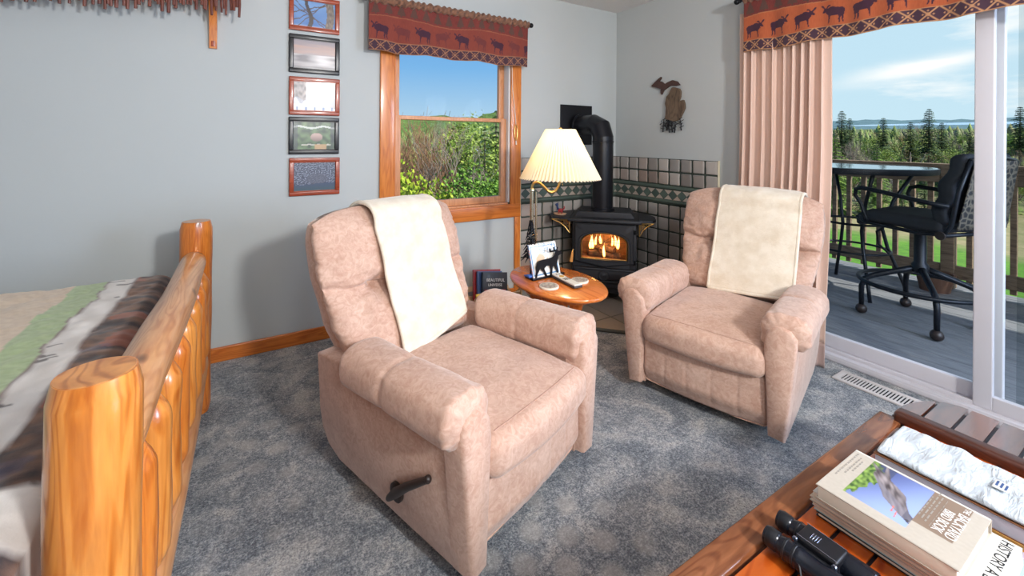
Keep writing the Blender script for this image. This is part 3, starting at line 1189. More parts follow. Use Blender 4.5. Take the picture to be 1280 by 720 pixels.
def blind_cord():
    root = thing('blind_cord', 'thin white cord with small oval pull hanging on right window casing', 'cord', (-1.13, -0.028, 1.25))
    m = MB()
    m.tube([(-0.02, 0.0, .60), (-0.012, 0, .40), (0.012, -.004, .20), (0.018, -.004, .13)], 0.0022, 6)
    m.build('cord', 'white_cord', root)
    r = MB()
    pts = [(0.018 + .013 * cos(a), -.005, 0.065 + .06 * sin(a)) for a in [2 * pi * k / 20 for k in range(21)]]
    r.tube(pts, 0.004, 6)
    r.build('pull_ring', 'brass', root)
    t = MB()
    t.tube([(0.02, -.004, .0), (0.022, -.004, -.03)], [.004, .006], 8)
    t.build('tassel', 'white_cord', root)

def floor_register():
    ya, yb = -1.85, -2.168
    root = thing('floor_register', 'white slotted floor vent in the carpet by the sliding door', 'vent', (-0.17, -2.01, 0.0))
    m = MB()
    w, l = 0.13, 0.335
    for (cx, cy, sx, sy) in ((-w / 2 + .011, 0, .022, l), (w / 2 - .011, 0, .022, l), (0, -l / 2 + .011, w - .04, .022), (0, l / 2 - .011, w - .04, .022)):
        m.box((cx, cy, 0.005), (sx, sy, 0.010), 0.003)
    m.build('frame', 'register_white', root)
    m = MB()
    m.box((0, 0, 0.0015), (w - .04, l - .04, 0.002))
    m.build('duct_dark', 'void', root)
    n = 22
    for i in range(n):
        s = MB()
        s.box((0, -l / 2 + .026 + (l - .052) * i / (n - 1), 0.006), (w - .042, 0.0055, 0.004))
        s.build('louver', 'register_white', root)
# ------------------------------------------------------------------ recliners
def back_top(x):
    u = min(1.0, abs(x) / 0.37)
    return 0.972 - 0.012 * u * u - 0.050 * u ** 5

def back_rear(z):
    return -0.365 - (z - 0.39) * 0.300

def back_front0(z):
    return -0.185 - (z - 0.40) * 0.44

def back_bulge(x, z, w, detail=True):
    u = max(-1, min(1, x / w))
    def pil(a, b):
        t = (z - (a + b) / 2) / ((b - a) / 2)
        return (1 - t * t) ** 0.55 if abs(t) < 1 else 0.0
    prof = 1 - abs(u) ** 3.2 * 0.75
    b = (0.056 * pil(0.39, 0.665) + 0.066 * pil(0.655, 0.99)) * prof
    if not detail:
        return max(b, 0.048 * prof)
    zc = 0.664 + 0.012 * u * u
    b -= 0.016 * exp(-((z - zc) / 0.010) ** 2) + 0.020 * exp(-((z - zc) / 0.030) ** 2)
    for s in (-1, 1):
        dx, dz = x - s * 0.15, z - 0.664
        d = sqrt(dx * dx + dz * dz)
        a = atan2(dz, dx)
        b -= 0.034 * exp(-(d / 0.042) ** 2)
        b += 0.0085 * sin(6 * a + s + 2 * nz(d * 20, a)) * exp(-((d - 0.075) / 0.06) ** 2)
        for (ex, ez, dp, wd) in ((s * .335, .60, .011, .007), (s * .24, .47, .009, .008), (s * .34, .735, .008, .008), (s * .31, .54, .006, .006), (s * .22, .82, .006, .010)):
            lx, lz = ex - s * .15, ez - .664
            ll = lx * lx + lz * lz
            tt = max(0.0, min(1.0, (dx * lx + dz * lz) / ll))
            off = 0.010 * sin(tt * 5 + ez * 40)
            q = sqrt((dx - tt * lx) ** 2 + (dz - tt * lz - off * tt) ** 2)
            b -= dp * (1 - tt) ** .6 * exp(-(q / wd) ** 2) - dp * .5 * (1 - tt) * exp(-((q - 2.2 * wd) / (1.4 * wd)) ** 2)
    e = max(0.0, (abs(u) - 0.62) / 0.38)
    b += 0.020 * e * nz(x * 7, z * 30 + u * 3, 2) + 0.009 * e * nz(x * 14, z * 75, 7)
    b += 0.012 * nz(x * 8, z * 12, 4.4) + 0.004 * nz(x * 22, z * 40, 1.1)
    return b

def back_w(v):
    return 0.300 + 0.040 * sstep(0, 0.3, v) + 0.028 * sstep(0.25, 0.7, v) - 0.012 * sstep(0.85, 1, v)

def recliner(label, loc, th):
    root = thing('recliner', label, 'armchair', loc, th, 'pale suede recliners')
    # --- base body
    prof = [(.395, .055), (.395, .30), (.395, .475), (.1, .47), (-.30, .455), (-.365, .44), (-.375, .22), (-.362, .15), (-.325, .10), (-.25, .068), (0.1, .055)]
    for s in (1, -1):
        m = MB()
        def ring(x, ins):
            cy = sum(p[0] for p in prof) / len(prof); cz = sum(p[1] for p in prof) / len(prof)
            out = []
            for (y, z) in prof:
                dy, dz = y - cy, z - cz
                L = sqrt(dy * dy + dz * dz)
                fl = 0.030 * (z - 0.05) / 0.42
                out.append((s * (x + (fl if x > 0.3 else 0)), y - dy / L * ins, z - dz / L * ins))
            return out
        m.loft([ring(.27, 0), ring(.329, 0), ring(.336, .004), ring(.340, .012)])
        m.build('side_panel', 'suede', root, 50)
    m = MB()
    m.box((0, -0.355, 0.28), (.58, .035, .34), 0.012)
    m.build('rear_panel', 'suede', root)
    m = MB()
    m.box((0, 0.0, 0.19), (.545, .70, .19), 0.01)
    m.build('inner_frame', 'underside', root)
    m = MB()
    m.lathe([(.21, 0), (.23, .008), (.23, .03), (.20, .036)], 28)
    for sy in (-.14, .14):
        m.box((0, sy, .065), (.40, .06, .07), .005)
    m.build('rocker_base', 'underside', root)
    # --- wedge shaped arm fronts
    for s in (1, -1):
        pl = [(.276, .060), (.266, .30), (.260, .42), (.268, .478), (.292, .508), (.326, .518), (.358, .508), (.380, .480), (.374, .40), (.356, .22), (.338, .055)]
        m = MB()
        def ring(y, ins):
            cx, cz = .315, .28
            out = []
            for (x, z) in pl:
                dx, dz = x - cx, z - cz
                L = sqrt(dx * dx + dz * dz)
                out.append((s * (x - (ins if x > cx else -ins)), y, z - dz / L * ins))
            return out
        m.loft([ring(.36, 0), ring(.424, 0), ring(.435, .003), ring(.441, .010)])
        m.build('arm_front', 'suede', root, 50)
    # --- puffy arm pads
    for s in (1, -1):
        rings = []
        N, K = 64, 60
        for i in range(N + 1):
            t = i / N
            y = -0.155 + 0.582 * t
            e = 1.0
            if t > 0.945: e = max(0.30, 1 - ((t - 0.945) / 0.055) ** 2.2) ** 0.5
            if t < 0.10: e = max(0.03, 1 - ((0.10 - t) / 0.10) ** 2) ** 0.5
            pin = 1 - 0.055 * exp(-((t - 0.46) / 0.018) ** 2) - 0.02 * exp(-((t - 0.46) / 0.06) ** 2)
            rg = []
            y_row = y
            for k in range(K):
                y = y_row
                a = 2 * pi * k / K
                cx = sgnpow(cos(a), 0.72)
                cz = sgnpow(sin(a), 0.72)
                wx, wz = 0.090, 0.080
                if cz < 0:
                    wz = 0.062 if cx > 0 else 0.095
                g = 1 + 0.030 * sin(a * 11 + 5 * nz(t * 4, s, cos(a))) * sstep(0.80, 0.95, t)
                g += 0.022 * nz(cos(a) * 2.3, t * 7 + s, sin(a) * 2.3) + 0.012 * nz(cos(a) * 5, t * 22, sin(a) * 5 + s)
                g += 0.012 * sin(a * 9 + 2) * exp(-((t - 0.46) / 0.06) ** 2)
                x = 0.331 + wx * cx * e * pin * g
                z = 0.482 + wz * cz * e * pin * g - 0.010 * (1 - t)
                rg.append((s * x, y, z))
            rings.append(rg)
        m = MB()
        m.loft(rings)
        m.build('arm_pad', 'suede', root, 180)
    # --- seat cushion
    def sf(x, y, z):
        u = x / 0.272
        f = y / 0.31
        cr = 0.026 * (1 - u * u) * (1 - 0.4 * f * f)
        tz = max(-1.0, min(1.0, z / 0.056))
        z += cr * max(0.0, tz)
        y += 0.030 * (1 - u * u) * sstep(0.1, 0.31, y)
        if y > 0.1:
            z -= (0.015 - 0.003 * tz) * sstep(0.12, 0.33, y)
        n = 0.004 * nz(x * 8, y * 8, 2) + 0.0015 * nz(x * 25, y * 25, z * 20)
        return (x, y + n, z + n * 1.3)
    m = MB()
    m.box((0, 0.145, 0.352), (.546, .62, .112), 0.042, None, 5, (26, 26, 6), sf)
    seat = m.build('seat_cushion', 'suede', root, 180)
    # front seam
    pts = []
    for i in range(25):
        x = -0.228 + 0.456 * i / 24
        u = x / 0.272
        q = sf(x, 0.262, 0.0555)
        pts.append((q[0], 0.145 + q[1], 0.352 + q[2] + 0.0004))
    m = MB(); m.tube(pts, 0.0022, 6); m.build('seam', 'piping_thread', seat)
    # --- footrest panel
    def ff(x, y, z):
        u = x / 0.27
        y += 0.016 * (1 - u * u) * (1 if y > 0 else 0)
        for sx in (-.16, -.055, .055, .16):
            y -= 0.0035 * exp(-((x - sx) / 0.006) ** 2) * (1 if y > 0 else 0)
        z -= 0.012 * (1 - u * u) * (1 if z < 0 else 0)
        y -= 0.03 * sstep(-0.04, -0.115, z) * (1 if y > 0 else 0)
        return (x, y + 0.003 * nz(x * 9, z * 9, 5) + 0.0015 * nz(x * 4, z * 40, 3), z)
    m = MB()
    m.box((0, 0.393, 0.178), (.544, .05, .222), 0.022, None, 4, (60, 1, 16), ff)
    m.build('footrest_panel', 'suede', root, 180)
    # --- back: shell and pillowed cushion
    m = MB()
    rings = []
    for i in range(21):
        v = i / 20
        rg = []
        for k in range(40):
            a = 2 * pi * k / 40
            w = back_w(v) - 0.006
            x = w * sgnpow(cos(a), 0.25)
            zt = back_top(x) - 0.012
            z = 0.40 + v * (zt - 0.40)
            e = 1 if v < 0.9 else max(0.12, 1 - ((v - 0.9) / 0.1) ** 2) ** 0.5
            y = back_rear(z) + 0.05 + 0.05 * e * sgnpow(sin(a), 0.3)
            rg.append((x, y, z))
        rings.append(rg)
    m.loft(rings)
    m.build('back_shell', 'suede', root, 60)
    rings = []
    N, K = 110, 150
    for i in range(N + 1):
        v = (i / N)
        rg = []
        for k in range(K):
            a = 2 * pi * k / K
            w = back_w(v)
            sn, cs = sin(a), cos(a)
            x = w * sgnpow(cs, 0.42)
            zt = back_top(x)
            z = 0.385 + v * (zt - 0.385)
            e = 1.0
            if v > 0.86: e = max(0.02, 1 - ((v - 0.86) / 0.14) ** 2) ** 0.5
            if v < 0.08: e = max(0.2, 1 - ((0.08 - v) / 0.08) ** 2) ** 0.5
            yr = back_rear(z) + 0.075
            yf = back_front0(z)
            mid, half = (yr + yf) / 2, (yf - yr) / 2
            f = sgnpow(sn, 0.55)
            y = mid + half * f * e
            if sn > 0:
                y += back_bulge(x, z, w) * f * e
            # gathers where the cushion is sewn to the shell
            gd = exp(-((sn + 0.1) / 0.35) ** 2)
            x += (0.007 * nz(z * 42, 2.0, x) + 0.006 * nz(z * 9, 3, 1)) * gd * (1 if x > 0 else -1)
            rg.append((x, y, z))
        rings.append(rg)
    m = MB()
    m.loft(rings)
    bk = m.build('backrest', 'suede', root, 180)
    for s in (-1, 1):
        b = MB()
        z = 0.664
        b.ball((s * 0.15, back_front0(z) + back_bulge(s * 0.15, z, 0.34) - 0.001, z), 0.011, 12, 8, (1, .5, 1))
        b.build('button', 'suede', bk)
    # --- lever
    h = MB()
    h.lathe([(.030, 0), (.030, .008), (.022, .012)], 20, (.352, .125, .155), rotm((0, 1, 0), pi / 2))
    lv = h.build('lever_plate', 'dark_plastic', root)
    h = MB()
    h.tube([(.368, .105, .135), (.372, .14, .17), (.376, .20, .222), (.378, .295, .292)], [.013, .019, .016, .012], 12, True, None, (1, .8))
    h.ball((.378, .298, .295), .0115, 12, 8)
    h.build('lever', 'dark_plastic', lv)
    return root

def blanket(label, loc, th, xa, xb, zbot_a, zbot_b, skew):
    root = thing('throw_blanket', label, 'blanket', loc, th, 'cream throws on the recliners')
    def path(x):
        pts = []
        w = 0.345
        zt = back_top(x)
        n = 16
        for i in range(n + 1):
            z = 0.395 + (zt - 0.085 - 0.395) * i / n
            pts.append((back_front0(z) + back_bulge(x, z, w, False) + 0.022, z))
        # over the top
        yf, z0 = pts[-1]
        yr = back_rear(zt - 0.1) - 0.022
        for i in range(1, 15):
            a = pi * i / 14
            yy = (yf + yr) / 2 + (yf - yr) / 2 * cos(a) * (1 if True else 0)
            zz = z0 + (zt + 0.014 - z0) * sin(a) ** 0.62
            pts.append((yy, zz))
        for i in range(1, 10):
            z = zt - 0.1 - 0.34 * i / 9
            pts.append((back_rear(z) - 0.022, z))
        return pts
    def samp(x, t):
        p = path(x)
        # arc length
        L = [0]
        for i in range(1, len(p)):
            L.append(L[-1] + sqrt((p[i][0] - p[i - 1][0]) ** 2 + (p[i][1] - p[i - 1][1]) ** 2))
        s = t * L[-1]
        for i in range(1, len(p)):
            if s <= L[i] or i == len(p) - 1:
                f = (s - L[i - 1]) / max(1e-9, L[i] - L[i - 1])
                return (p[i - 1][0] + f * (p[i][0] - p[i - 1][0]), p[i - 1][1] + f * (p[i][1] - p[i - 1][1]))
    def t0(u):
        zb = zbot_a + (zbot_b - zbot_a) * u
        return (zb - 0.395) * 0.93
    def fn(u, v):
        x = xa + (xb - xa) * u + skew * (v - 0.3)
        t = t0(u) + (1 - t0(u)) * v
        y, z = samp(x, t)
        o = 0.005 * nz(x * 9, v * 8, 2.2) + 0.002 * nz(x * 25, v * 22, 1)
        return (x, y + o, z + (o if 0.4 < v < 0.7 else 0))
    m = MB()
    m.grid(36, 70, fn)
    o = m.build('blanket_sheet', 'fleece', root, 180)
    mod_solid(o, 0.012, 0)
    e = MB()
    loop = [fn(0, k / 60) for k in range(61)] 
    e.tube(loop, 0.0095, 8)
    e.tube([fn(1, k / 60) for k in range(61)], 0.0095, 8)
    e.tube([fn(k / 24, 0) for k in range(25)], 0.0095, 8)
    e.build('hem', 'fleece', root, 180)

# ------------------------------------------------------------------ log bed and quilt
def log_bed():
    X = -3.11
    root = thing('log_bed', 'log footboard bed of varnished orange pine along the left wall', 'bed', (X, -1.2, 0))
    def log(m, pts, r, n=28, seed=0, amp=0.03, cap=0.012):
        P = [Vector(p) for p in pts]
        a, b = P[0], P[-1]
        t = (b - a).normalized()
        ref = Vector((1, 0, 0)) if abs(t.x) < 0.8 else Vector((0, 1, 0))
        x = t.cross(ref).normalized(); y = t.cross(x)
        K = 26
        rings = []
        L = (b - a).length
        for i in range(K + 1):
            s = i / K
            d = min(s, 1 - s) * L
            e = 1.0
            if d < cap: e = 1 - (1 - sqrt(max(0, 1 - (1 - d / cap) ** 2))) * 0.12
            c = a + (b - a) * s + x * 0.006 * nz(s * 2.5, seed) + y * 0.006 * nz(s * 2.5, seed + 4)
            rg = []
            for k in range(n):
                an = 2 * pi * k / n
                rr = (r(s) if callable(r) else r) * e * (1 + amp * nz(cos(an) * 1.2 + seed, s * 4, sin(an) * 1.2))
                rg.append(tuple(c + (x * cos(an) + y * sin(an)) * rr))
            rings.append(rg)
        m.loft(rings)
    for (yy, r, top, sd) in ((-0.752, .0605, .872, 3), (0.722, .061, .876, 9)):
        m = MB()
        log(m, [(0, yy, 0), (0, yy, top)], lambda s, r=r: r, 36, sd, 0.05, 0.014)
        p = m.build('post', 'log_pine' if yy < 0 else 'log_orange', root, 50)
        c = MB()
        c.lathe([(.001, 0), (r * .86, 0), (r * .84, .0012), (.001, .0012)], 32, (0, yy, top - 0.0006))
        c.build('end_grain', 'log_end', p)
    m = MB()
    log(m, [(0, -0.70, .700), (0, 0.68, .703)], lambda s: .050 + .003 * sin(s * 5), 28, 14, 0.06)
    m.build('top_rail', 'log_pine_y', root, 180)
    m = MB()
    log(m, [(0.018, -0.70, .235), (0.008, 0.68, .245)], lambda s: .049, 28, 21, 0.06)
    m.build('bottom_rail', 'log_pine_y', root, 180)
    for i in range(8):
        y = -0.62 + 1.22 * i / 7
        m = MB()
        r = .040 + .003 * nz(i * 3.3)
        def rr(s, r=r):
            d = min(s, 1 - s)
            return r * (0.42 + 0.58 * sstep(0, .14, d) ** 0.7)
        log(m, [(0.022, y, .262), (0.022, y, .672)], rr, 22, i * 5 + 31, 0.05)
        m.build('picket', 'log_pine' if i % 3 else 'log_orange', root, 180)
    for yy in (-0.70, 0.70):
        m = MB()
        m.box((-0.95, yy, .33), (1.82, .04, .16), 0.01)
        m.build('side_rail', 'log_orange', root)
    m = MB()
    m.box((-1.02, 0.0, .475), (1.80, 1.36, .27), 0.05, None, 3)
    m.build('mattress', 'paper_white', root)

def quilt():
    root = thing('quilt', 'woodland quilt with beige, green, birch and bark bands on the log bed', 'quilt', (-3.20, -1.2, 0))
    x0, x1 = -3.193, -5.05
    ya, yb = -2.035, -0.405
    Z = 0.640
    def col(x, y):
        n = nz(x * 14, y * 14, 1) * .012 + nz(x * 4, y * 4, 6) * .016
        xe = x + n
        beige = mixc(S(206, 184, 160), S(222, 202, 178), .5 + nz(x * 60, y * 60))
        green = mixc(S(158, 178, 132), S(178, 196, 150), .5 + nz(x * 60, y * 60))
        def birch(u, l):
            c = mixc(S(206, 200, 194), S(238, 234, 230), .5 + .9 * nz(u * 18, l * 10, 2))
            q = nz(u * 9, l * 46, 8)
            if q > .47: c = mixc(c, S(60, 52, 52), .85)
            return c
        def bark(u, l):
            a = nz(u * 12, l * 26, 3) + .5 * nz(u * 40, l * 60, 3)
            c = mixc(S(50, 40, 42), S(126, 92, 72), .5 + 1.1 * a)
            if nz(u * 7, l * 9, 11) > .28: c = mixc(c, S(158, 84, 60), .6)
            if nz(u * 5, l * 8, 17) > .38: c = mixc(c, S(70, 68, 100), .35)
            return c
        yn = y + nz(x * 9, y * 9, 5) * .02
        if yn < -1.955: return bark(y, x)
        if yn < -1.800:
            c = birch(y, x)
            e = min(yn + 1.955, -1.800 - yn)
            return mixc(S(120, 108, 104), c, sstep(0, .022, e))
        if xe > -3.318: return bark(x, y)
        if xe > -3.412:
            c = birch(x, y)
            e = min(-3.318 - xe, xe + 3.412)
            return mixc(S(128, 112, 108), c, sstep(0, .016, e))
        if xe > -3.515: return green
        return beige
    W, Ln = 1.63, 1.86
    d = 0.30
    def fn(u, v):
        # u across (y), v from foot to head (x); both edges drape
        s = u * (W + 2 * d) - d
        t = v * (Ln + 0.16) - 0.16
        r = 0.055
        def edge(q, L):
            if q < -0.0: 
                return (0, q)
            return (q, 0)
        if s < 0: yy, dz1 = ya, s
        elif s > W: yy, dz1 = yb, W - s
        else: yy, dz1 = ya + s, 0
        if t < 0: xx, dz2 = x0, t
        else: xx, dz2 = x0 - t, 0
        z = Z + min(dz1, dz2)
        es = min(s, W - s)
        for q in (es, t):
            if 0 <= q < r: z -= r - sqrt(max(0, r * r - (r - q) ** 2))
            elif q < 0: z -= r * 0.6
        z = max(z, 0.34)
        b = 0.006 * nz(xx * 11, yy * 11, 3) + 0.0035 * nz(xx * 34, yy * 34, 1) + 0.012 * nz(xx * 2.5, yy * 2.5, 9)
        if dz1 < 0: yy += (b * 1.5 - 0.006) * (1 if s > W else -1)
        else: z += b
        if dz2 < 0: xx += b
        return (xx + 3.20, yy + 1.2, z)
    m = MB()
    def cf(u, v):
        s = u * (W + 2 * d) - d
        t = v * (Ln + 0.16) - 0.16
        return col(x0 - t, ya + s)
    m.grid(230, 240, fn, cf)
    o = m.build('quilt_top', 'quilt_cloth', root, 180, True)
    mod_solid(o, 0.012, -1)

# ------------------------------------------------------------------ hatch-cover coffee table and what lies on it
TZ = 0.42
def coffee_table():
    root = thing('coffee_table', 'brown wooden slatted coffee table with raised dark batten in right foreground', 'table', (-1.7, -2.8, 0))
    ox, oy = -1.7, -2.8
    Y0, Y1 = -2.362, -3.24
    XB, XA = -1.195, -2.5
    th = 0.045
    def bx(name, mat, x0, x1, y0, y1, za, zb, r=0.003, par=root):
        m = MB()
        m.box(((x0 + x1) / 2 - ox, (y0 + y1) / 2 - oy, (za + zb) / 2), (abs(x1 - x0), abs(y1 - y0), zb - za), r)
        return m.build(name, mat, par)
    bx('edge_plank', 'hatch_plank', XA, XB, -2.420, Y0, TZ - th, TZ, 0.006)
    bx('edge_plank', 'hatch_plank', XA, XB, Y1, Y1 + 0.06, TZ - th, TZ, 0.006)
    bx('under_board', 'gap_metal', XA + .01, -0.985, Y1 + .02, -2.44, TZ - th + 0.004, TZ - 0.005, 0.002)
    y = -2.4265
    edges = [-2.4265, -2.489, -2.554, -2.6185, -2.683, -2.748, -2.813, -2.878, -2.943, -3.008, -3.073, -3.138, -3.178]
    for a, b in zip(edges[:-1], edges[1:]):
        bx('slat', 'hatch_slat', XA + 0.004, XB - 0.02, b + 0.0035, a - 0.0035, TZ - 0.02, TZ - 0.0015, 0.0015)
    # end leaf beyond the batten: rounded corners, slats laid the same way
    def xend(yy):
        t = min(1.0, max(0.0, (-2.385 - yy) / 0.115))
        q = min(1.0, max(0.0, (yy - Y1) / 0.115))
        t = min(t, q)
        return -1.175 + 0.228 * sqrt(max(0, 1 - (1 - t) ** 2))
    e2 = [-2.388, -2.443, -2.509, -2.575, -2.640, -2.705, -2.770, -2.835, -2.900, -2.965, -3.030, -3.095, -3.16, -3.235]
    for a, b in zip(e2[:-1], e2[1:]):
        m = MB()
        n = 8
        ya, yb = a - 0.004, b + 0.004
        pl = [(-1.19 - ox, ya - oy), (-1.19 - ox, yb - oy)] + [(xend(yb + (ya - yb) * k / n) - ox, yb + (ya - yb) * k / n - oy) for k in range(n + 1)]
        m.prism(pl, 0.03, None, (0, 0, TZ - 0.03))
        m.build('end_slat', 'hatch_leaf', root)
    bx('end_bearer', 'hatch_batten', -1.19, -0.995, Y1 + .05, -2.45, TZ - 0.05, TZ - 0.031, 0.002)
    m = MB()
    m.box((-1.1955 - ox, (-2.402 + Y1) / 2 - oy, TZ + 0.010), (.05, -2.402 - Y1, .036), 0.012, None, 3)
    m.build('batten', 'hatch_batten', root)
    for lx in (-2.35, -1.15):
        for ly in (-2.50, -3.12):
            m = MB()
            m.box((lx - ox, ly - oy, (TZ - .045) / 2), (.07, .07, TZ - .045), 0.006)
            m.build('leg', 'hatch_batten', root)
    m = MB()
    m.box((-1.75 - ox, -2.50 - oy, TZ - .085), (1.13, .025, .07), 0.004); m.build('apron', 'hatch_batten', root)
    m = MB()
    m.box((-1.75 - ox, -3.12 - oy, TZ - .085), (1.13, .025, .07), 0.004); m.build('apron', 'hatch_batten', root)

def book(label, x0, x1, y0, y1, z, h, cover, hard=True, group=None, pages='paper_edge', spine='x1', rz=0.0):
    """closed book lying flat; spine along the far (x1) long edge"""
    cx, cy = (x0 + x1) / 2, (y0 + y1) / 2
    root = thing('book', label, 'book', (cx, cy, z), rz, group)
    w, l = abs(x1 - x0), abs(y1 - y0)
    c = 0.0022 if hard else 0.0008
    i = 0.004 if hard else 0.0003
    m = MB()
    m.box((-i / 2 - 0.0005, 0, h / 2), (w - i - 0.004, l - 2 * i, h - 2 * c + 0.0002), 0.0006)
    m.build('page_block', pages, root)
    m = MB()
    m.box((0, 0, h - c / 2), (w, l, c), c * 0.4)
    m.box((0, 0, c / 2), (w, l, c), c * 0.4)
    m.box((w / 2 - c / 2, 0, h / 2), (c, l, h), c * 0.4)
    m.build('cover', cover, root)
    return root, w, l, h

def bird_cover(u, v):
    """u: 0 at the tail end .. 1 at the right hand end in the photo; v: 0 near .. 1 far"""
    bg = mixc(S(180, 171, 158), S(188, 180, 168), .5 + nz(u * 30, v * 30) * .5)
    if v > .975: return S(214, 208, 198)
    if .17 < u < .635 and .14 < v < .965:
        a, b = (u - .17) / .465, (v - .14) / .825
        c = mixc(S(74, 84, 140), S(156, 176, 226), sstep(.1, .9, a * .55 + (1 - b) * .45))
        # foliage in the corner
        f = nz(a * 16, b * 16, 3)
        if a + .35 * abs(b - .62) < .30 + .14 * nz(a * 10, b * 10, 8): c = mixc(S(52, 84, 40), S(142, 172, 84), .5 + f)
        if a > .12 and b > .86 - a * .25 and a < .4: c = mixc(c, S(66, 70, 80), .6)
        # bird: tail, folded wing, breast, head
        def seg(x0, y0, x1, y1, r0, r1):
            dx, dy = x1 - x0, y1 - y0
            t = max(0, min(1, ((a - x0) * dx + (b - y0) * dy) / (dx * dx + dy * dy)))
            return sqrt((a - x0 - t * dx) ** 2 + (b - y0 - t * dy) ** 2) - (r0 + (r1 - r0) * t)
        body = min(seg(.22, .74, .62, .46, .09, .17), seg(.6, .46, .86, .24, .165, .085), seg(.86, .24, .97, .18, .085, .065))
        tail = min(seg(.02, .93, .3, .72, .012, .07), seg(.24, .99, .36, .72, .02, .06))
        q = min(body, tail)
        if q < 0:
            n = nz((a - .6 * b) * 5, (a + b) * 16, 2)
            c = mixc(S(70, 62, 66), S(166, 156, 158), .45 + .8 * n)
            if b < .50 - .5 * (a - .5): c = mixc(c, S(128, 126, 140), .5)
            if a > .88: c = mixc(c, S(70, 74, 92), .5)
        if seg(.955, .14, 1.0, .10, .022, .008) < 0: c = S(66, 62, 70)
        for (lx, ly) in ((.70, .20), (.78, .13)):
            if seg(lx, ly + .06, lx + .02, ly - .05, .010, .012) < 0: c = S(206, 120, 110)
        return c
    if .60 < u < .90 and .30 < v < .985:
        return S(136, 116, 100)
    return bg

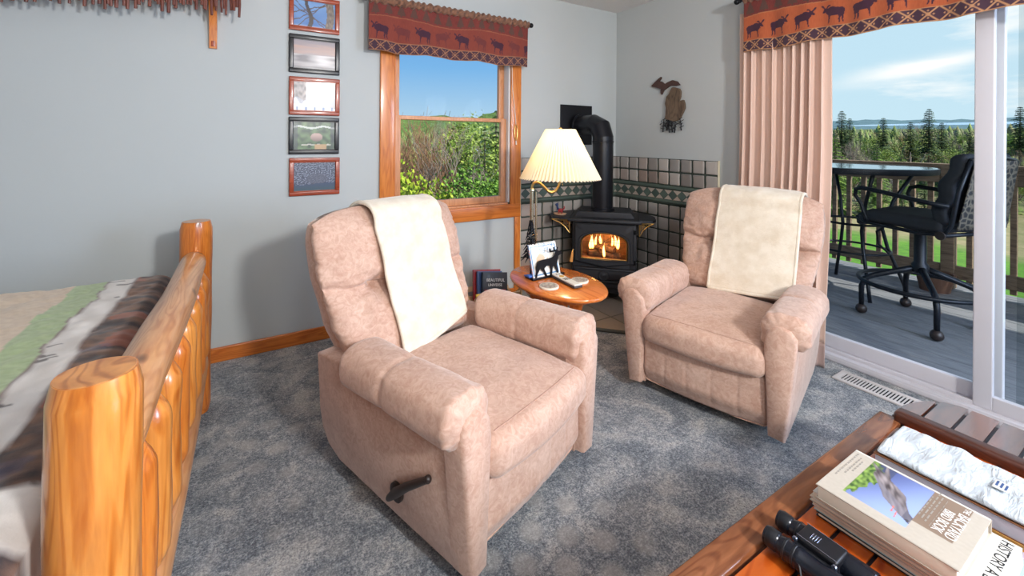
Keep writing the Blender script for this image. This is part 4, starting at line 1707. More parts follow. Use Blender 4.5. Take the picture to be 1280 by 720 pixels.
def coffee_table_items():
    # ---- stack one
    z = TZ
    def nb(lab, x0, x1, y0, y1, h, cov, hard=True, pages='paper_edge', rz=0.0):
        nonlocal z
        r = book(lab, x0, x1, y0, y1, z, h, cov, hard, 'books on the coffee table', pages, rz=rz)
        z += h + 0.0004
        return r
    nb('dark covered book at the very bottom of the bird book stack', -1.795, -1.575, -2.446, -2.742, .010, 'cover_black')
    nb('pale blue covered book just above the dark bottom book', -1.795, -1.585, -2.442, -2.735, .013, 'cover_teal', False, rz=-.012)
    nb('white paperback with red edge marks, middle of the bird book stack', -1.800, -1.605, -2.440, -2.722, .014, 'paper_white', False, rz=.01)
    r, w, l, h = nb('thin cream book under the white history book', -1.812, -1.625, -2.440, -2.700, .010, 'cover_tan', True, rz=.004)
    r, w, l, h = nb('white history book directly under the bird book', -1.815, -1.618, -2.448, -2.722, .016, 'paper_white', False)
    text_part('title_text', 'HISTORY A DOCK', 0.0235, 'ink_black', r, (-0.006, -l / 2 + .018, h + .0003), (0, 0, pi), 0.0003, sx=1.02)
    r, w, l, h = nb('large tan bird book with sparrow cover photo, top of its stack', -1.830, -1.628, -2.460, -2.684, .030, 'cover_tan', True)
    m = MB()
    m.grid(150, 130, lambda u, v: (-w / 2 + .001 + v * (w - .002), l / 2 - .001 - u * (l - .002), h + .0005), bird_cover)
    m.build('cover_print', 'print_satin', r, 180, True)
    # title block lettering reads from the far edge towards the near edge
    def yy(u): return l / 2 - u * l
    def xx(v): return -w / 2 + v * w
    text_part('title_text', 'BACKYARD', 0.0235, 'ink_white', r, (xx(.585), yy(.862), h + .0008), (0, 0, pi), 0.0002, sx=.80)
    text_part('title_text', 'THE', 0.0125, 'ink_white', r, (xx(.905), yy(.862), h + .0008), (0, 0, pi), 0.0002, sx=.8)
    text_part('title_text', 'BIRD BOOK', 0.0225, 'ink_white', r, (xx(.565), yy(.778), h + .0008), (0, 0, pi), 0.0002, sx=.72)
    m = MB()
    for k, (u, a, b) in enumerate(((.735, .36, .93), (.70, .40, .9), (.672, .42, .93), (.645, .45, .88))):
        x = a
        rnd = random.Random(k)
        while x < b:
            d = rnd.uniform(.03, .09)
            m.box((xx(x + d / 2), yy(u), h + .0009), (d * w * .9, .0022 if k else .0008, .0003))
            x += d + .018
    m.build('small_print', 'ink_grey', r)
    m = MB()
    for k, (u, a, b) in enumerate(((.045, .34, .92), (.085, .45, .86), (.115, .55, .8))):
        x = a
        rnd = random.Random(k + 9)
        while x < b:
            d = rnd.uniform(.02, .06)
            m.box((xx(x + d / 2), yy(u), h + .0009), (d * w * .9, .0028, .0003))
            x += d + .014
    m.build('small_print', 'ink_grey', r)
    # ---- stack two
    z = TZ
    nb('thick lilac edged book at the bottom under the white cloth', -1.575, -1.402, -2.478, -2.715, .030, 'cover_lilac', True, 'cover_lilac')
    nb('thin book with golden brown edge in the stack under the cloth', -1.572, -1.402, -2.476, -2.735, .012, 'gold_edge', False, 'gold_edge', -.012)
    nb('grey paged brown album directly under the white cloth', -1.572, -1.400, -2.474, -2.725, .034, 'cover_brown', True, 'cover_lilac')
    root = thing('folded_cloth', 'crumpled glossy white cloth with small blue label on a book stack', 'cloth', (-1.483, -2.610, z))
    def ff(x, y, zz):
        n = .0062 * nz(x * 16, y * 30, 2) + .0040 * nz(x * 20 + 26 * y, y * 16 - 20 * x, 5) + .0010 * nz(x * 60 + 50 * y, y * 40, 1)
        if zz > 0: zz += n - .004 * max(0, abs(x) / .09 - .75) * 4 * .5
        return (x + (.002 * nz(y * 30, zz * 90)), y, zz)
    m = MB()
    m.box((0, 0, .0075), (.172, .262, .013), .0060, None, 3, (70, 90, 1), ff)
    m.build('cloth', 'satin_cloth', root, 180)
    t = MB()
    t.box((-.005, -.062, .0185), (.036, .024, .0012), .0005)
    lab = t.build('label_patch', 'paper_white', root)
    t = MB()
    for k in range(3):
        t.box((-.006 + .002 * k, -.069 + .007 * k, .0193), (.022, .0035, .0004))
    t.build('label_print', 'cover_blue', lab)
    # ---- binoculars
    root = thing('binoculars', 'black binoculars lying on the slatted coffee table before the books', 'binoculars', (-1.937, -2.50, TZ))
    for sx, yo in ((-.031, 0.0), (.031, .006)):
        b = MB()
        prof = [(.0130, .072), (.0165, .071), (.0175, .066), (.0175, .046), (.0160, .044), (.0190, .036), (.0200, .030), (.0195, .010), (.0205, .008), (.0205, .004), (.0195, .002), (.0200, -.030), (.0235, -.045), (.0245, -.075), (.0245, -.098), (.0230, -.100), (.0225, -.1), (.020, -.096)]
        b.lathe([(r, zz) for r, zz in reversed(prof)], 28, (sx, yo, .0255), rotm((1, 0, 0), -pi / 2))
        o = b.build('barrel', 'lens_barrel', root, 30)
        e = MB()
        e.lathe([(.0178, .047), (.0186, .049), (.0186, .064), (.0178, .066)], 24, (sx, yo, .0255), rotm((1, 0, 0), -pi / 2), False)
        e.build('eyecup', 'rubber_black', o)
        e = MB()
        for k in range(2):
            e.lathe([(.0196, .012 + k * .016), (.0207, .013 + k * .016), (.0207, .016 + k * .016), (.0196, .017 + k * .016)], 24, (sx, yo, .0255), rotm((1, 0, 0), -pi / 2), False)
        e.build('grip_ring', 'rubber_black', o)
    b = MB()
    b.box((.012, -.012, .046), (.050, .072, .016), .005, None, 3)
    b.box((0, -.01, .030), (.04, .07, .022), .004)
    o = b.build('bridge', 'rubber_black', root)
    b = MB()
    for k in range(4):
        b.box((.010, .004 - k * .0042, .0546), (.018, .0016, .0014), .0005)
    b.build('focus_ridges', 'trim_chrome', o)
    b = MB()
    b.box((-.010, -.012, .0545), (.0016, .07, .0010))
    b.build('edge_strip', 'trim_chrome', o)
    b = MB(); b.box((.034, -.012, .0545), (.0016, .07, .0010))
    b.build('edge_strip', 'trim_chrome', o)
    for yq in (-.046, .022):
        b = MB()
        b.lathe([(.001, 0), (.0045, 0), (.0045, .004), (.001, .004)], 12, (-.016, yq, .048), rotm((0, 1, 0), -pi / 2))
        b.build('strap_lug', 'trim_chrome', o)
    b = MB()
    b.tube([(-.048, .0, .030), (-.062, -.012, .012), (-.066, -.03, .004), (-.058, -.055, .003), (-.07, -.08, .003)], .0022, 6)
    b.build('strap', 'rubber_black', root)

# ------------------------------------------------------------------ oval side table
OZ = 0.525
def oval_table():
    cx, cy = -1.52, -1.11
    root = thing('oval_side_table', 'small oval orange wood side table between the recliners', 'table', (cx, cy, 0), radians(5))
    a, b = 0.205, 0.306
    m = MB()
    prof = [(-.012, -.022), (-.003, -.020), (.0, -.012), (-.002, -.004), (-.009, 0.0)]
    rings = [[((a + d) * cos(2 * pi * k / 64), (b + d) * sin(2 * pi * k / 64), OZ + z) for k in range(64)] for d, z in prof]
    m.loft(rings)
    m.build('table_top', 'oval_top', root, 60)
    # scroll-cut legs
    pf = [(.085, .500), (.145, .500), (.150, .44), (.135, .38), (.140, .32), (.178, .25), (.184, .20), (.165, .14), (.140, .105), (.150, .075), (.190, .035), (.196, .0), (.135, .0), (.105, .05), (.098, .11), (.118, .17), (.120, .22), (.100, .27), (.085, .34), (.080, .42)]
    for (dx, dy) in ((.42, -.9), (-.42, -.9), (.42, .9), (-.42, .9)):
        L = sqrt(dx * dx + dy * dy); ux, uy = dx / L, dy / L
        m = MB()
        vs = []
        n = len(pf)
        for s in (-.013, .013):
            for (r, z) in pf:
                vs.append((ux * r - uy * s, uy * r + ux * s, z))
        fs = [tuple(reversed(range(n))), tuple(range(n, 2 * n))] + [(i, (i + 1) % n, n + (i + 1) % n, n + i) for i in range(n)]
        m._add(vs, fs)
        lg = m.build('leg', 'oval_leg', root, 40)
        for (rr, zz) in ((.145, .215), (.135, .075)):
            k = MB()
            for s in (-.0135, .0135):
                k.ball((ux * rr - uy * s, uy * rr + ux * s, zz), .011, 12, 6, (1, 1, 1))
            k.build('wood_plug', 'oval_leg', lg)
    m = MB()
    m.lathe([(.001, .18), (.115, .18), (.118, .186), (.115, .192), (.001, .192)], 32)
    m.build('lower_shelf', 'oval_leg', root)
    m = MB()
    rings = [[((a - .05 + d) * cos(2 * pi * k / 40), (b - .08 + d) * sin(2 * pi * k / 40), z) for k in range(40)] for d, z in ((0, OZ - .055), (0, OZ - .0225))]
    m.loft(rings)
    m.build('apron', 'oval_leg', root)

ELK = [(.02,.0),(.08,.0),(.10,.16),(.17,.30),(.20,.36),(.24,.28),(.30,.22),(.38,.04),(.44,.0),(.46,.03),(.38,.22),(.34,.32),(.42,.40),(.54,.38),(.58,.24),(.56,.0),(.62,.0),(.64,.22),(.67,.36),(.72,.30),(.78,.18),(.84,.02),(.89,.02),(.84,.24),(.80,.40),(.84,.54),(.86,.68),(.92,.72),(.99,.74),(1.0,.79),(.93,.83),(.86,.86),(.82,.90),(.84,1.0),(.81,1.01),(.78,.91),(.72,.92),(.70,1.02),(.67,1.01),(.68,.90),(.58,.90),(.54,1.0),(.51,.99),(.54,.86),(.66,.85),(.76,.86),(.72,.74),(.64,.66),(.50,.64),(.30,.64),(.16,.62),(.08,.54),(.05,.42),(.06,.26)]

def side_table_items():
    # letter holder with elk cut-out and pine
    p0, p1 = Vector((-1.640, -1.036, OZ)), Vector((-1.425, -1.026, OZ))
    ang = atan2(p1.y - p0.y, p1.x - p0.x)
    root = thing('letter_holder', 'black metal elk letter holder with small pine on the oval table', 'letter holder', p0, ang)
    L = (p1 - p0).length
    MX = Matrix(((1, 0, 0), (0, 0, 1), (0, 1, 0)))
    m = MB()
    m.box((L / 2, .005, .005), (L, .075, .010), .003)
    m.build('base', 'black_metal', root)
    m = MB()
    m.prism([(L * .06 + x * L * .86, .006 + y * .150) for x, y in ELK], .004, MX, (0, -.030, 0))
    m.build('elk_cutout', 'black_metal', root)
    m = MB()
    tx = L * .17
    m.tube([(tx, .040, .0), (tx, .040, .30)], .004, 6)
    rnd = random.Random(4)
    for k in range(15):
        z = .10 + .195 * k / 14
        w = .050 * (1 - k / 15) + .008
        for j in range(5):
            an = 2 * pi * (j + .5 * (k % 2)) / 5 + rnd.uniform(-.2, .2)
            m.tube([(tx, .040, z), (tx + cos(an) * w * .6, .040 + sin(an) * w * .45, z + .006), (tx + cos(an) * w, .040 + sin(an) * w * .7, z - .014)], [.0045, .0045, .0015], 5)
    m.build('pine_tree', 'black_metal', root)
    m = MB()
    m.box((L * .10, .020, .011), (.05, .05, .006), .002); m.box((L * .02, -.002, .020), (.035, .03, .012), .004)
    m.build('blue_bow', 'blue_paint', root)
    # note cards standing in it
    cards = thing('note_cards', 'cream note cards with blue edging standing in the elk letter holder', 'cards', p0 + Vector((0, 0, 0.0102)), ang)
    W, H = L * .86, .165
    def cf(u, v):
        e = min(u, v * .8, 1 - u, (1 - v))
        c = mixc(S(228, 222, 210), S(246, 244, 240), .5 + nz(u * 6, v * 6))
        if .045 < e < .075: c = S(70, 130, 176)
        if .10 < e < .115 and v > .7: c = S(86, 140, 100)
        if .2 < u < .62 and .30 < v < .8 and nz(u * 4, v * 5, 3) > -.08: c = mixc(c, S(216, 170, 120), .75)
        if u > .35 and v > .7 and nz(u * 22, v * 30, 1) > .12: c = S(150, 176, 196)
        if u < .03: c = S(196, 120, 90) if nz(v * 20) > .1 else S(110, 130, 160)
        return c
    for k in range(3):
        q = MB()
        lean = .20
        yb = -.022 + .010 * k
        x0 = L * .03 + .004 * k
        q.grid(60, 50, lambda u, v: (x0 + u * W - .010 * v, yb + lean * v * H, v * H), cf)
        o = q.build('card', 'print_satin', cards, 180, True)
        mod_solid(o, .0022, 1)
    # coasters
    for (x, y, lab, r) in ((-1.619, -1.182, 'round mottled stone coaster left of the remote control', .049), (-1.427, -1.190, 'round mottled stone coaster right of the remote control', .045)):
        c = thing('coaster', lab, 'coaster', (x, y, OZ), 0, 'coasters on the oval table')
        m = MB()
        m.lathe([(r * .97, 0), (r, .002), (r, .008), (r * .96, .010)], 36)
        m.build('disc', 'paper_edge', c)
        m = MB()
        n = 40
        def pf(u, v):
            a = 2 * pi * u
            return (r * .93 * v * cos(a), r * .93 * v * sin(a), .0104)
        def pc(u, v):
            a = 2 * pi * u
            px, py = v * cos(a), v * sin(a)
            c = mixc(S(120, 112, 106), S(206, 198, 186), .5 + 1.1 * nz(px * 4 + x * 50, py * 4, 2))
            if v > .9: c = S(214, 206, 194)
            if nz(px * 3, py * 3, x * 70) > .25: c = mixc(c, S(150, 96, 74), .5)
            return c
        m.grid(48, 20, pf, pc)
        m.build('face', 'print_satin', c, 180, True)
    # remote control
    p0, p1 = Vector((-1.498, -1.072, OZ)), Vector((-1.509, -1.278, OZ))
    ang = atan2(p1.y - p0.y, p1.x - p0.x)
    rc = thing('remote_control', 'white and dark grey remote control lying between the coasters', 'remote control', (p0 + p1) / 2, ang)
    L = (p1 - p0).length
    def rf(x, y, z):
        t = x / (L / 2)
        y *= 1 - .10 * (1 - t * t) * 1.0 + .05
        z += .003 * t * t
        return (x, y, z)
    m = MB(); m.box((0, 0, .0085), (L, .050, .013), .005, None, 3, (10, 2, 1), rf); m.build('body', 'remote_grey', rc)
    m = MB(); m.box((0, 0, .018), (L * .985, .046, .008), .0035, None, 3, (10, 2, 1), rf); tp = m.build('face_plate', 'remote_white', rc)
    m = MB(); m.lathe([(.013, 0), (.013, .002), (.010, .003)], 20, (-.045, 0, .0222)); m.build('dial', 'amber_button', tp)
    m = MB()
    for k in range(3):
        for j in range(3):
            m.box((-.012 + k * .011, -.012 + j * .012, .0225), (.006, .008, .002), .0008)
    m.box((-.078, .008, .0235), (.009, .009, .002), .0008); m.box((-.078, -.008, .0235), (.009, .009, .002), .0008)
    m.build('buttons', 'remote_grey', tp)

# ------------------------------------------------------------------ floor lamp
def lamp():
    px, py = -1.441, -0.757
    root = thing('floor_lamp', 'brass floor lamp with lit pleated cream shade behind the oval table', 'lamp', (px, py, 0))
    sx, sy = 0.145, -0.088
    m = MB()
    m.lathe([(.001, 0), (.125, 0), (.13, .006), (.125, .014), (.05, .024), (.02, .034), (.012, .05)], 36)
    m.build('base', 'brass_silver', root)
    m = MB()
    m.tube([(0, 0, .03), (0, 0, .955)], .012, 16)
    m.tube([(.026 * .856, -.026 * .517, .03), (.026 * .856, -.026 * .517, .945)], .0065, 12)
    m.lathe([(.012, 0), (.017, .004), (.017, .012), (.012, .02)], 16, (0, 0, .948))
    m.build('pole', 'brass_silver', root)
    # swing arm, an S seen from the front
    d = Vector((.856, -.517, 0))
    Ls = sqrt(sx * sx + sy * sy)
    pts = [(0, .955), (.003, .985), (.018, 1.002), (.045, 1.000), (.075, .975), (.100, .950), (.125, .944), (.148, .958), (.164, .990), (Ls, 1.035)]
    P = []
    for i in range(len(pts) - 1):
        for k in range(4):
            f = k / 4
            # catmull-rom
            p = [pts[max(0, i - 1)], pts[i], pts[i + 1], pts[min(len(pts) - 1, i + 2)]]
            q = []
            for c in (0, 1):
                a, b, cc, dd = (p[j][c] for j in range(4))
                q.append(.5 * (2 * b + (cc - a) * f + (2 * a - 5 * b + 4 * cc - dd) * f * f + (-a + 3 * b - 3 * cc + dd) * f ** 3))
            P.append(tuple(d * q[0] + Vector((0, 0, q[1]))))
    P.append(tuple(d * Ls + Vector((0, 0, 1.035))))
    m = MB(); m.tube(P, .0075, 12); m.build('swing_arm', 'brass', root, 180)
    c = (d.x * Ls, d.y * Ls, 0)
    m = MB()
    m.lathe([(.008, 1.030), (.022, 1.034), (.024, 1.045), (.016, 1.055), (.018, 1.09), (.014, 1.10)], 20, c)
    m.build('socket', 'brass', root)
    m = MB(); m.ball((c[0], c[1], 1.155), .032, 18, 12, (1, 1, 1.25)); bulb = m.build('bulb', 'bulb_glow', root, 180)
    # pleated shade
    zb, zt, rb, rt = 1.030, 1.325, .240, .088
    n = 66
    def fn(u, v):
        k = u * n * 2
        tri = abs((k % 2) - 1) * 2 - 1
        r = rb + (rt - rb) * v + tri * (.0065 - .003 * v)
        a = 2 * pi * u
        return (c[0] + r * cos(a), c[1] + r * sin(a), zb + (zt - zb) * v - .004 * tri * (1 - v))
    m = MB()
    m.grid(n * 4, 14, fn)
    m.build('lamp_shade', 'shade_cloth', root, 15)
    m = MB()
    for k in range(3):
        a = 2 * pi * k / 3
        m.tube([(c[0], c[1], zt - .015), (c[0] + rt * cos(a), c[1] + rt * sin(a), zt - .012)], .0022, 6)
    m.tube([(c[0], c[1], 1.2), (c[0], c[1], zt - .01)], .003, 6)
    m.ball((c[0], c[1], zt + .004), .010, 12, 8)
    m.build('shade_frame', 'brass', root)
    ld = bpy.data.lights.new('lamp_light', 'POINT')
    ld.energy = 5.5
    ld.color = (1.0, .78, .50)
    ld.shadow_soft_size = .03
    lo = bpy.data.objects.new('lamp_light', ld)
    COL.objects.link(lo)
    lo.location = (px + c[0], py + c[1], 1.235)
    # keep the wire of the lamp simple: a pull switch below the socket
    m = MB(); m.tube([(c[0] + .018, c[1], 1.04), (c[0] + .019, c[1], .99)], .0012, 6); m.ball((c[0] + .019, c[1], .988), .004, 8, 6)
    m.build('pull_switch', 'brass', root)

# ------------------------------------------------------------------ stove
def stove():
    th = radians(135)
    root = thing('wood_stove', 'black cast iron stove with arched window and burning fire in the corner', 'stove', (-0.557, -0.443, 0.014), th)
    zo = -0.014
    # shell made of slabs round the fire chamber
    m = MB()
    W = .245
    for s in (-1, 1):
        m.box((s * (W - .0275), -.19, .375 + zo), (.055, .36, .49), .008)
    m.box((0, -.355, .375 + zo), (2 * W - .1, .03, .49), .006)
    m.box((0, -.18, .225 + zo), (2 * W - .1, .34, .19), .004)
    m.box((0, -.18, .590 + zo), (2 * W - .1, .34, .06), .004)
    m.build('body', 'cast_iron', root)
    m = MB()
    m.box((0, -.23, .44 + zo), (.39, .012, .26)); m.box((0, -.14, .322 + zo), (.39, .25, .01))
    for s in (-1, 1): m.box((s * .188, -.14, .44 + zo), (.008, .25, .26))
    m.build('fire_chamber', 'firebrick', root)
    # door with arched opening
    cz = .436 + zo
    inner = []
    hw, zb, zs, ztp = .176, .345 + zo, .455 + zo, .545 + zo
    N = 40
    inner += [(hw, zb), (hw, (zb + zs) / 2)]
    for k in range(N + 1):
        a = pi * k / N
        inner.append((hw * sgnpow(cos(a), .8), zs + (ztp - zs) * sin(a) ** .8))
    inner += [(-hw, (zb + zs) / 2), (-hw, zb), (0, zb)]
    def outer(p, X, zlo, zhi):
        dx, dz = p[0], p[1] - cz
        t = 1e9
        if abs(dx) > 1e-9: t = min(t, X / abs(dx))
        if dz > 1e-9: t = min(t, (zhi - cz) / dz)
        if dz < -1e-9: t = min(t, (zlo - cz) / dz)
        return (dx * t, cz + dz * t)
    def ring(ps, y): return [(x, y, z) for x, z in ps]
    def scale(ps, f): return [(x * f, cz + (z - cz) * f) for x, z in ps]
    X, zl, zh = .222, .284 + zo, .614 + zo
    out = [outer(p, X, zl, zh) for p in inner]
    out2 = [outer(p, X - .008, zl + .008, zh - .008) for p in inner]
    m = MB()
    m.loft([ring(out, 0), ring(out, .024), ring(out2, .030), ring(scale(inner, 1.13), .030), ring(scale(inner, 1.10), .038), ring(scale(inner, 1.04), .038), ring(inner, .028), ring(inner, 0)], (False, False))
    door = m.build('door', 'cast_iron', root, 30)
    m = MB()
    m.loft([ring(scale(inner, 1.0), .026), ring(scale(inner, .985), .030), ring(scale(inner, .955), .028), ring(scale(inner, .955), .02)], (False, False))
    m.build('brass_edge', 'brass', door)
    m = MB()
    vs = ring(inner, .012)
    m._add(vs, [tuple(range(len(vs)))])
    m.build('glass', 'stove_glass', door)
    m = MB()
    for a in (30, 60, 90, 120, 150):  # thin bars standing in for the fan-shaped reflection in the glass
        m.tube([(0, .017, zs + .02), (cos(radians(a)) * .15, .017, zs + .02 + sin(radians(a)) * .062)], .0014, 5)
    m.tube([(-.16, .017, zs + .018), (.16, .017, zs + .018)], .0014, 5)
    m.build('reflection_lines', 'black_metal', door)
    for z in (.33, .56):
        m = MB(); m.tube([(-.232, .012, z + zo - .016), (-.232, .012, z + zo + .016)], .008, 10)
        m.tube([(-.25, .012, z + zo), (-.225, .012, z + zo)], .006, 8)
        m.build('hinge', 'black_metal', door)
    m = MB(); m.tube([(.232, .01, .40 + zo), (.234, .045, .41 + zo), (.236, .05, .395 + zo)], .005, 8)
    hd = m.build('handle', 'brass', door)
    m = MB(); m.tube([(.236, .05, .395 + zo), (.240, .054, .365 + zo), (.246, .058, .318 + zo)], [.007, .010, .014], 12)
    m.build('grip', 'wood_handle', hd)
    # ash door and plinth
    m = MB()
    m.box((0, .012, .228 + zo), (.44, .03, .084), .008); m.box((0, .016, .268 + zo), (.46, .045, .014), .005)
    m.box((0, .008, .150 + zo), (.40, .028, .05), .008); m.box((0, .02, .178 + zo), (.42, .05, .010), .004)
    m.build('ash_door', 'cast_iron', root)
    m = MB()
    m.lathe([(.001, 0), (.040, 0), (.042, .004), (.036, .010), (.030, .008), (.014, .012), (.001, .014)], 28, (0, .026, .222 + zo), rotm((1, 0, 0), -pi / 2))
    m.build('draft_knob', 'cast_iron', root)
    m = MB()
    m.box((0, -.17, .11 + zo), (.44, .34, .06), .012)
    m.build('plinth', 'cast_iron', root)
    for (lx, ly) in ((.17, -.02), (-.17, -.02), (.17, -.31), (-.17, -.31)):
        m = MB()
        m.tube([(lx, ly, .10 + zo), (lx * 1.06, ly + (.02 if ly > -.1 else -.02), .05), (lx * 1.12, ly + (.03 if ly > -.1 else -.03), .0005)], [.03, .02, .024], 12)
        m.build('leg', 'cast_iron', root)
    # top
    m = MB()
    m.box((0, -.17, .638 + zo), (.56, .43, .028), .010)
    m.build('top_plate', 'cast_iron', root)
    m = MB()
    def tf(x, y, z):
        if z > 0: return (x * .90, y * .86, z)
        return (x, y, z)
    m.box((0, -.20, .672 + zo), (.46, .34, .042), .004, None, 2, None, tf)
    m.build('raised_lid', 'cast_iron', root)
    for s, xe in ((1, .425), (-1, .385)):
        m = MB()
        pl = [(s * .262, -.34), (s * (xe - .05), -.30), (s * xe, -.16), (s * xe, -.02), (s * (xe - .03), .03), (s * .262, .045)]
        m.prism(pl, .018, None, (0, 0, .640 + zo))
        m.build('side_shelf', 'cast_iron', root)
        b = MB()
        x0, x1 = s * .262, s * (xe - .02)
        y = .030
        A, B, Cc = (x0, y, .636 + zo), (x1, y, .636 + zo), (x0, y, .535 + zo)
        b.tube([A, B], .0035, 6); b.tube([A, Cc], .004, 6)
        b.tube([B, ((x0 * .45 + x1 * .55), y, .612 + zo), ((x0 * .75 + x1 * .25), y, .580 + zo), Cc], .0035, 6)
        for k in range(5):
            f = (k + .5) / 5
            b.tube([A, (x0 + (x1 - x0) * .52 * cos(f * pi / 2), y, .636 + zo - .062 * sin(f * pi / 2))], .0022, 5)
        pts = [(x0 + (x1 - x0) * .32 * cos(q * pi / 2 / 8), y, .636 + zo - .050 * sin(q * pi / 2 / 8)) for q in range(9)]
        b.tube(pts, .0025, 5)
        b.build('filigree_bracket', 'brass', root)
    # fire
    rnd = random.Random(12)
    for k, (a, b, r) in enumerate((((-.13, -.10, .345), (.12, -.12, .350), .024), ((-.10, -.17, .345), (.14, -.16, .350), .026), ((-.08, -.09, .385), (.07, -.17, .395), .026), ((.03, -.08, .38), (-.02, -.18, .40), .022))):
        m = MB()
        m.tube([(a[0] + (b[0] - a[0]) * q / 5, a[1] + (b[1] - a[1]) * q / 5, a[2] + (b[2] - a[2]) * q / 5 + zo + .004 * nz(q, k)) for q in range(6)], [r * (1 + .15 * nz(q * 2.1, k * 3)) for q in range(6)], 12)
        m.build('fire_log', 'charred_log', root)
    for k, (x, y, z, h, w) in enumerate(((0.0, -.07, .338, .125, .014), (-.105, -.12, .395, .115, .018), (-.085, -.13, .415, .115, .014), (.095, -.13, .385, .135, .021), (.112, -.12, .385, .11, .013), (-.060, -.15, .41, .095, .012), (.03, -.16, .42, .085, .016), (.070, -.15, .41, .10, .012))):
        m = MB()
        rings = []
        for q in range(13):
            t = q / 12
            rr = w * (sin(pi * min(1, t * 1.15 + .12)) ** .8 if t < .9 else .12) * (1 - t * .55)
            cxx = x + .010 * sin(t * 4 + k * 2) * t
            rings.append([(cxx + max(.0006, rr) * cos(2 * pi * j / 12), y + max(.0006, rr) * .6 * sin(2 * pi * j / 12), z + zo + h * t) for j in range(12)])
        m.loft(rings)
        m.build('flame', 'flame', root, 180)
    ld = bpy.data.lights.new('fire_light', 'POINT')
    ld.energy = 3.2
    ld.color = (1.0, .50, .16)
    ld.shadow_soft_size = .05
    lo = bpy.data.objects.new('fire_light', ld)
    COL.objects.link(lo)
    lo.parent = root
    lo.location = (0, -.06, .47)
    # rooster figurine on the left shelf, on a tan dish
    def w2(x, y, z): 
        v = root.matrix_basis @ Vector((x, y, z))
        return (v.x, v.y, v.z)
    zz = .6587
    px = Vector((-0.557, -0.443, .0)) + rotm((0, 0, 1), th) @ Vector((.350, -.05, 0))
    ds = thing('tan_dish', 'long shallow tan dish on the left stove shelf', 'dish', (px.x, px.y, zz), th)
    m = MB()
    m.lathe([(.001, 0), (.050, 0), (.062, .012), (.056, .012), (.048, .005), (.001, .005)], 28)
    for i, v in enumerate(m.v): m.v[i] = (v[0] * .9, v[1] * .5, v[2])
    m.build('bowl', 'tan_ceramic', ds)
    f = thing('rooster_figurine', 'tiny red and blue animal figurine on the left stove shelf', 'figurine', (px.x, px.y, zz + .0052), th)
    m = MB()
    m.ball((-.004, 0, .030), .017, 14, 10, (1.35, .8, .9))
    for sx in (-.016, .008):
        for sy in (-.007, .007):
            m.tube([(sx, sy, .022), (sx, sy, .0)], [.005, .0035], 8)
    m.tube([(-.02, 0, .034), (-.034, 0, .046), (-.036, 0, .058), (-.030, 0, .064)], [.007, .006, .005, .003], 8)
    m.build('body', 'rooster_red', f, 180)
    m = MB()
    m.tube([(.012, 0, .034), (.020, 0, .052), (.022, 0, .066)], [.010, .009, .008], 10)
    m.ball((.025, 0, .074), .011, 12, 8, (1.3, .9, 1)); m.tube([(.018, 0, .082), (.014, 0, .096)], [.005, .002], 6)
    m.build('head', 'rooster_blue', f, 180)

def pipe():
    x, y, r = -0.455, -0.315, 0.0825
    root = thing('stove_pipe', 'matte black stove pipe rising from the stove and elbowing into the wall', 'stove pipe', (x, y, 0.6935))
    z0 = 0.6935
    m = MB()
    m.tube([(0, 0, 0.0), (0, 0, 1.29 - z0)], r, 32)
    m.lathe([(r, 0), (r + .012, 0), (r + .012, .018), (r, .022)], 32)
    m.lathe([(r + .001, 0), (r + .005, .003), (r + .005, .012), (r + .001, .015)], 32, (0, 0, 1.24 - z0))
    m.build('vertical_section', 'stove_pipe', root, 40)
    # gored elbow
    c = (0, .10, 1.29 - z0)
    pts = []
    rings = []
    for a in (0, 45, 90):
        an = radians(a)
        cy, cz = .10 - .10 * cos(an), 1.29 - z0 + .10 * sin(an)
        ty, tz = sin(an), cos(an)
        rings.append([(r * 1.02 * cos(q), cy + r * 1.02 * sin(q) * -tz, cz + r * 1.02 * sin(q) * ty) for q in [2 * pi * k / 32 for k in range(32)]])
    m = MB(); m.loft(rings)
    m.build('elbow', 'stove_pipe', root, 20)
    zc = 1.39 - z0
    m = MB()
    m.tube([(0, .095, zc), (-.012, .298, zc)], r, 32)
    m.lathe([(r, 0), (r + .010, .002), (r + .010, .016), (r, .018)], 32, (-.010, .262, zc), rotm((1, 0, 0), -pi / 2))
    m.build('horizontal_section', 'stove_pipe', root, 40)
    m = MB()
    m.box((-.023, .3085, zc), (.350, .010, .345), .003)
    m.build('wall_plate', 'black_metal', root)

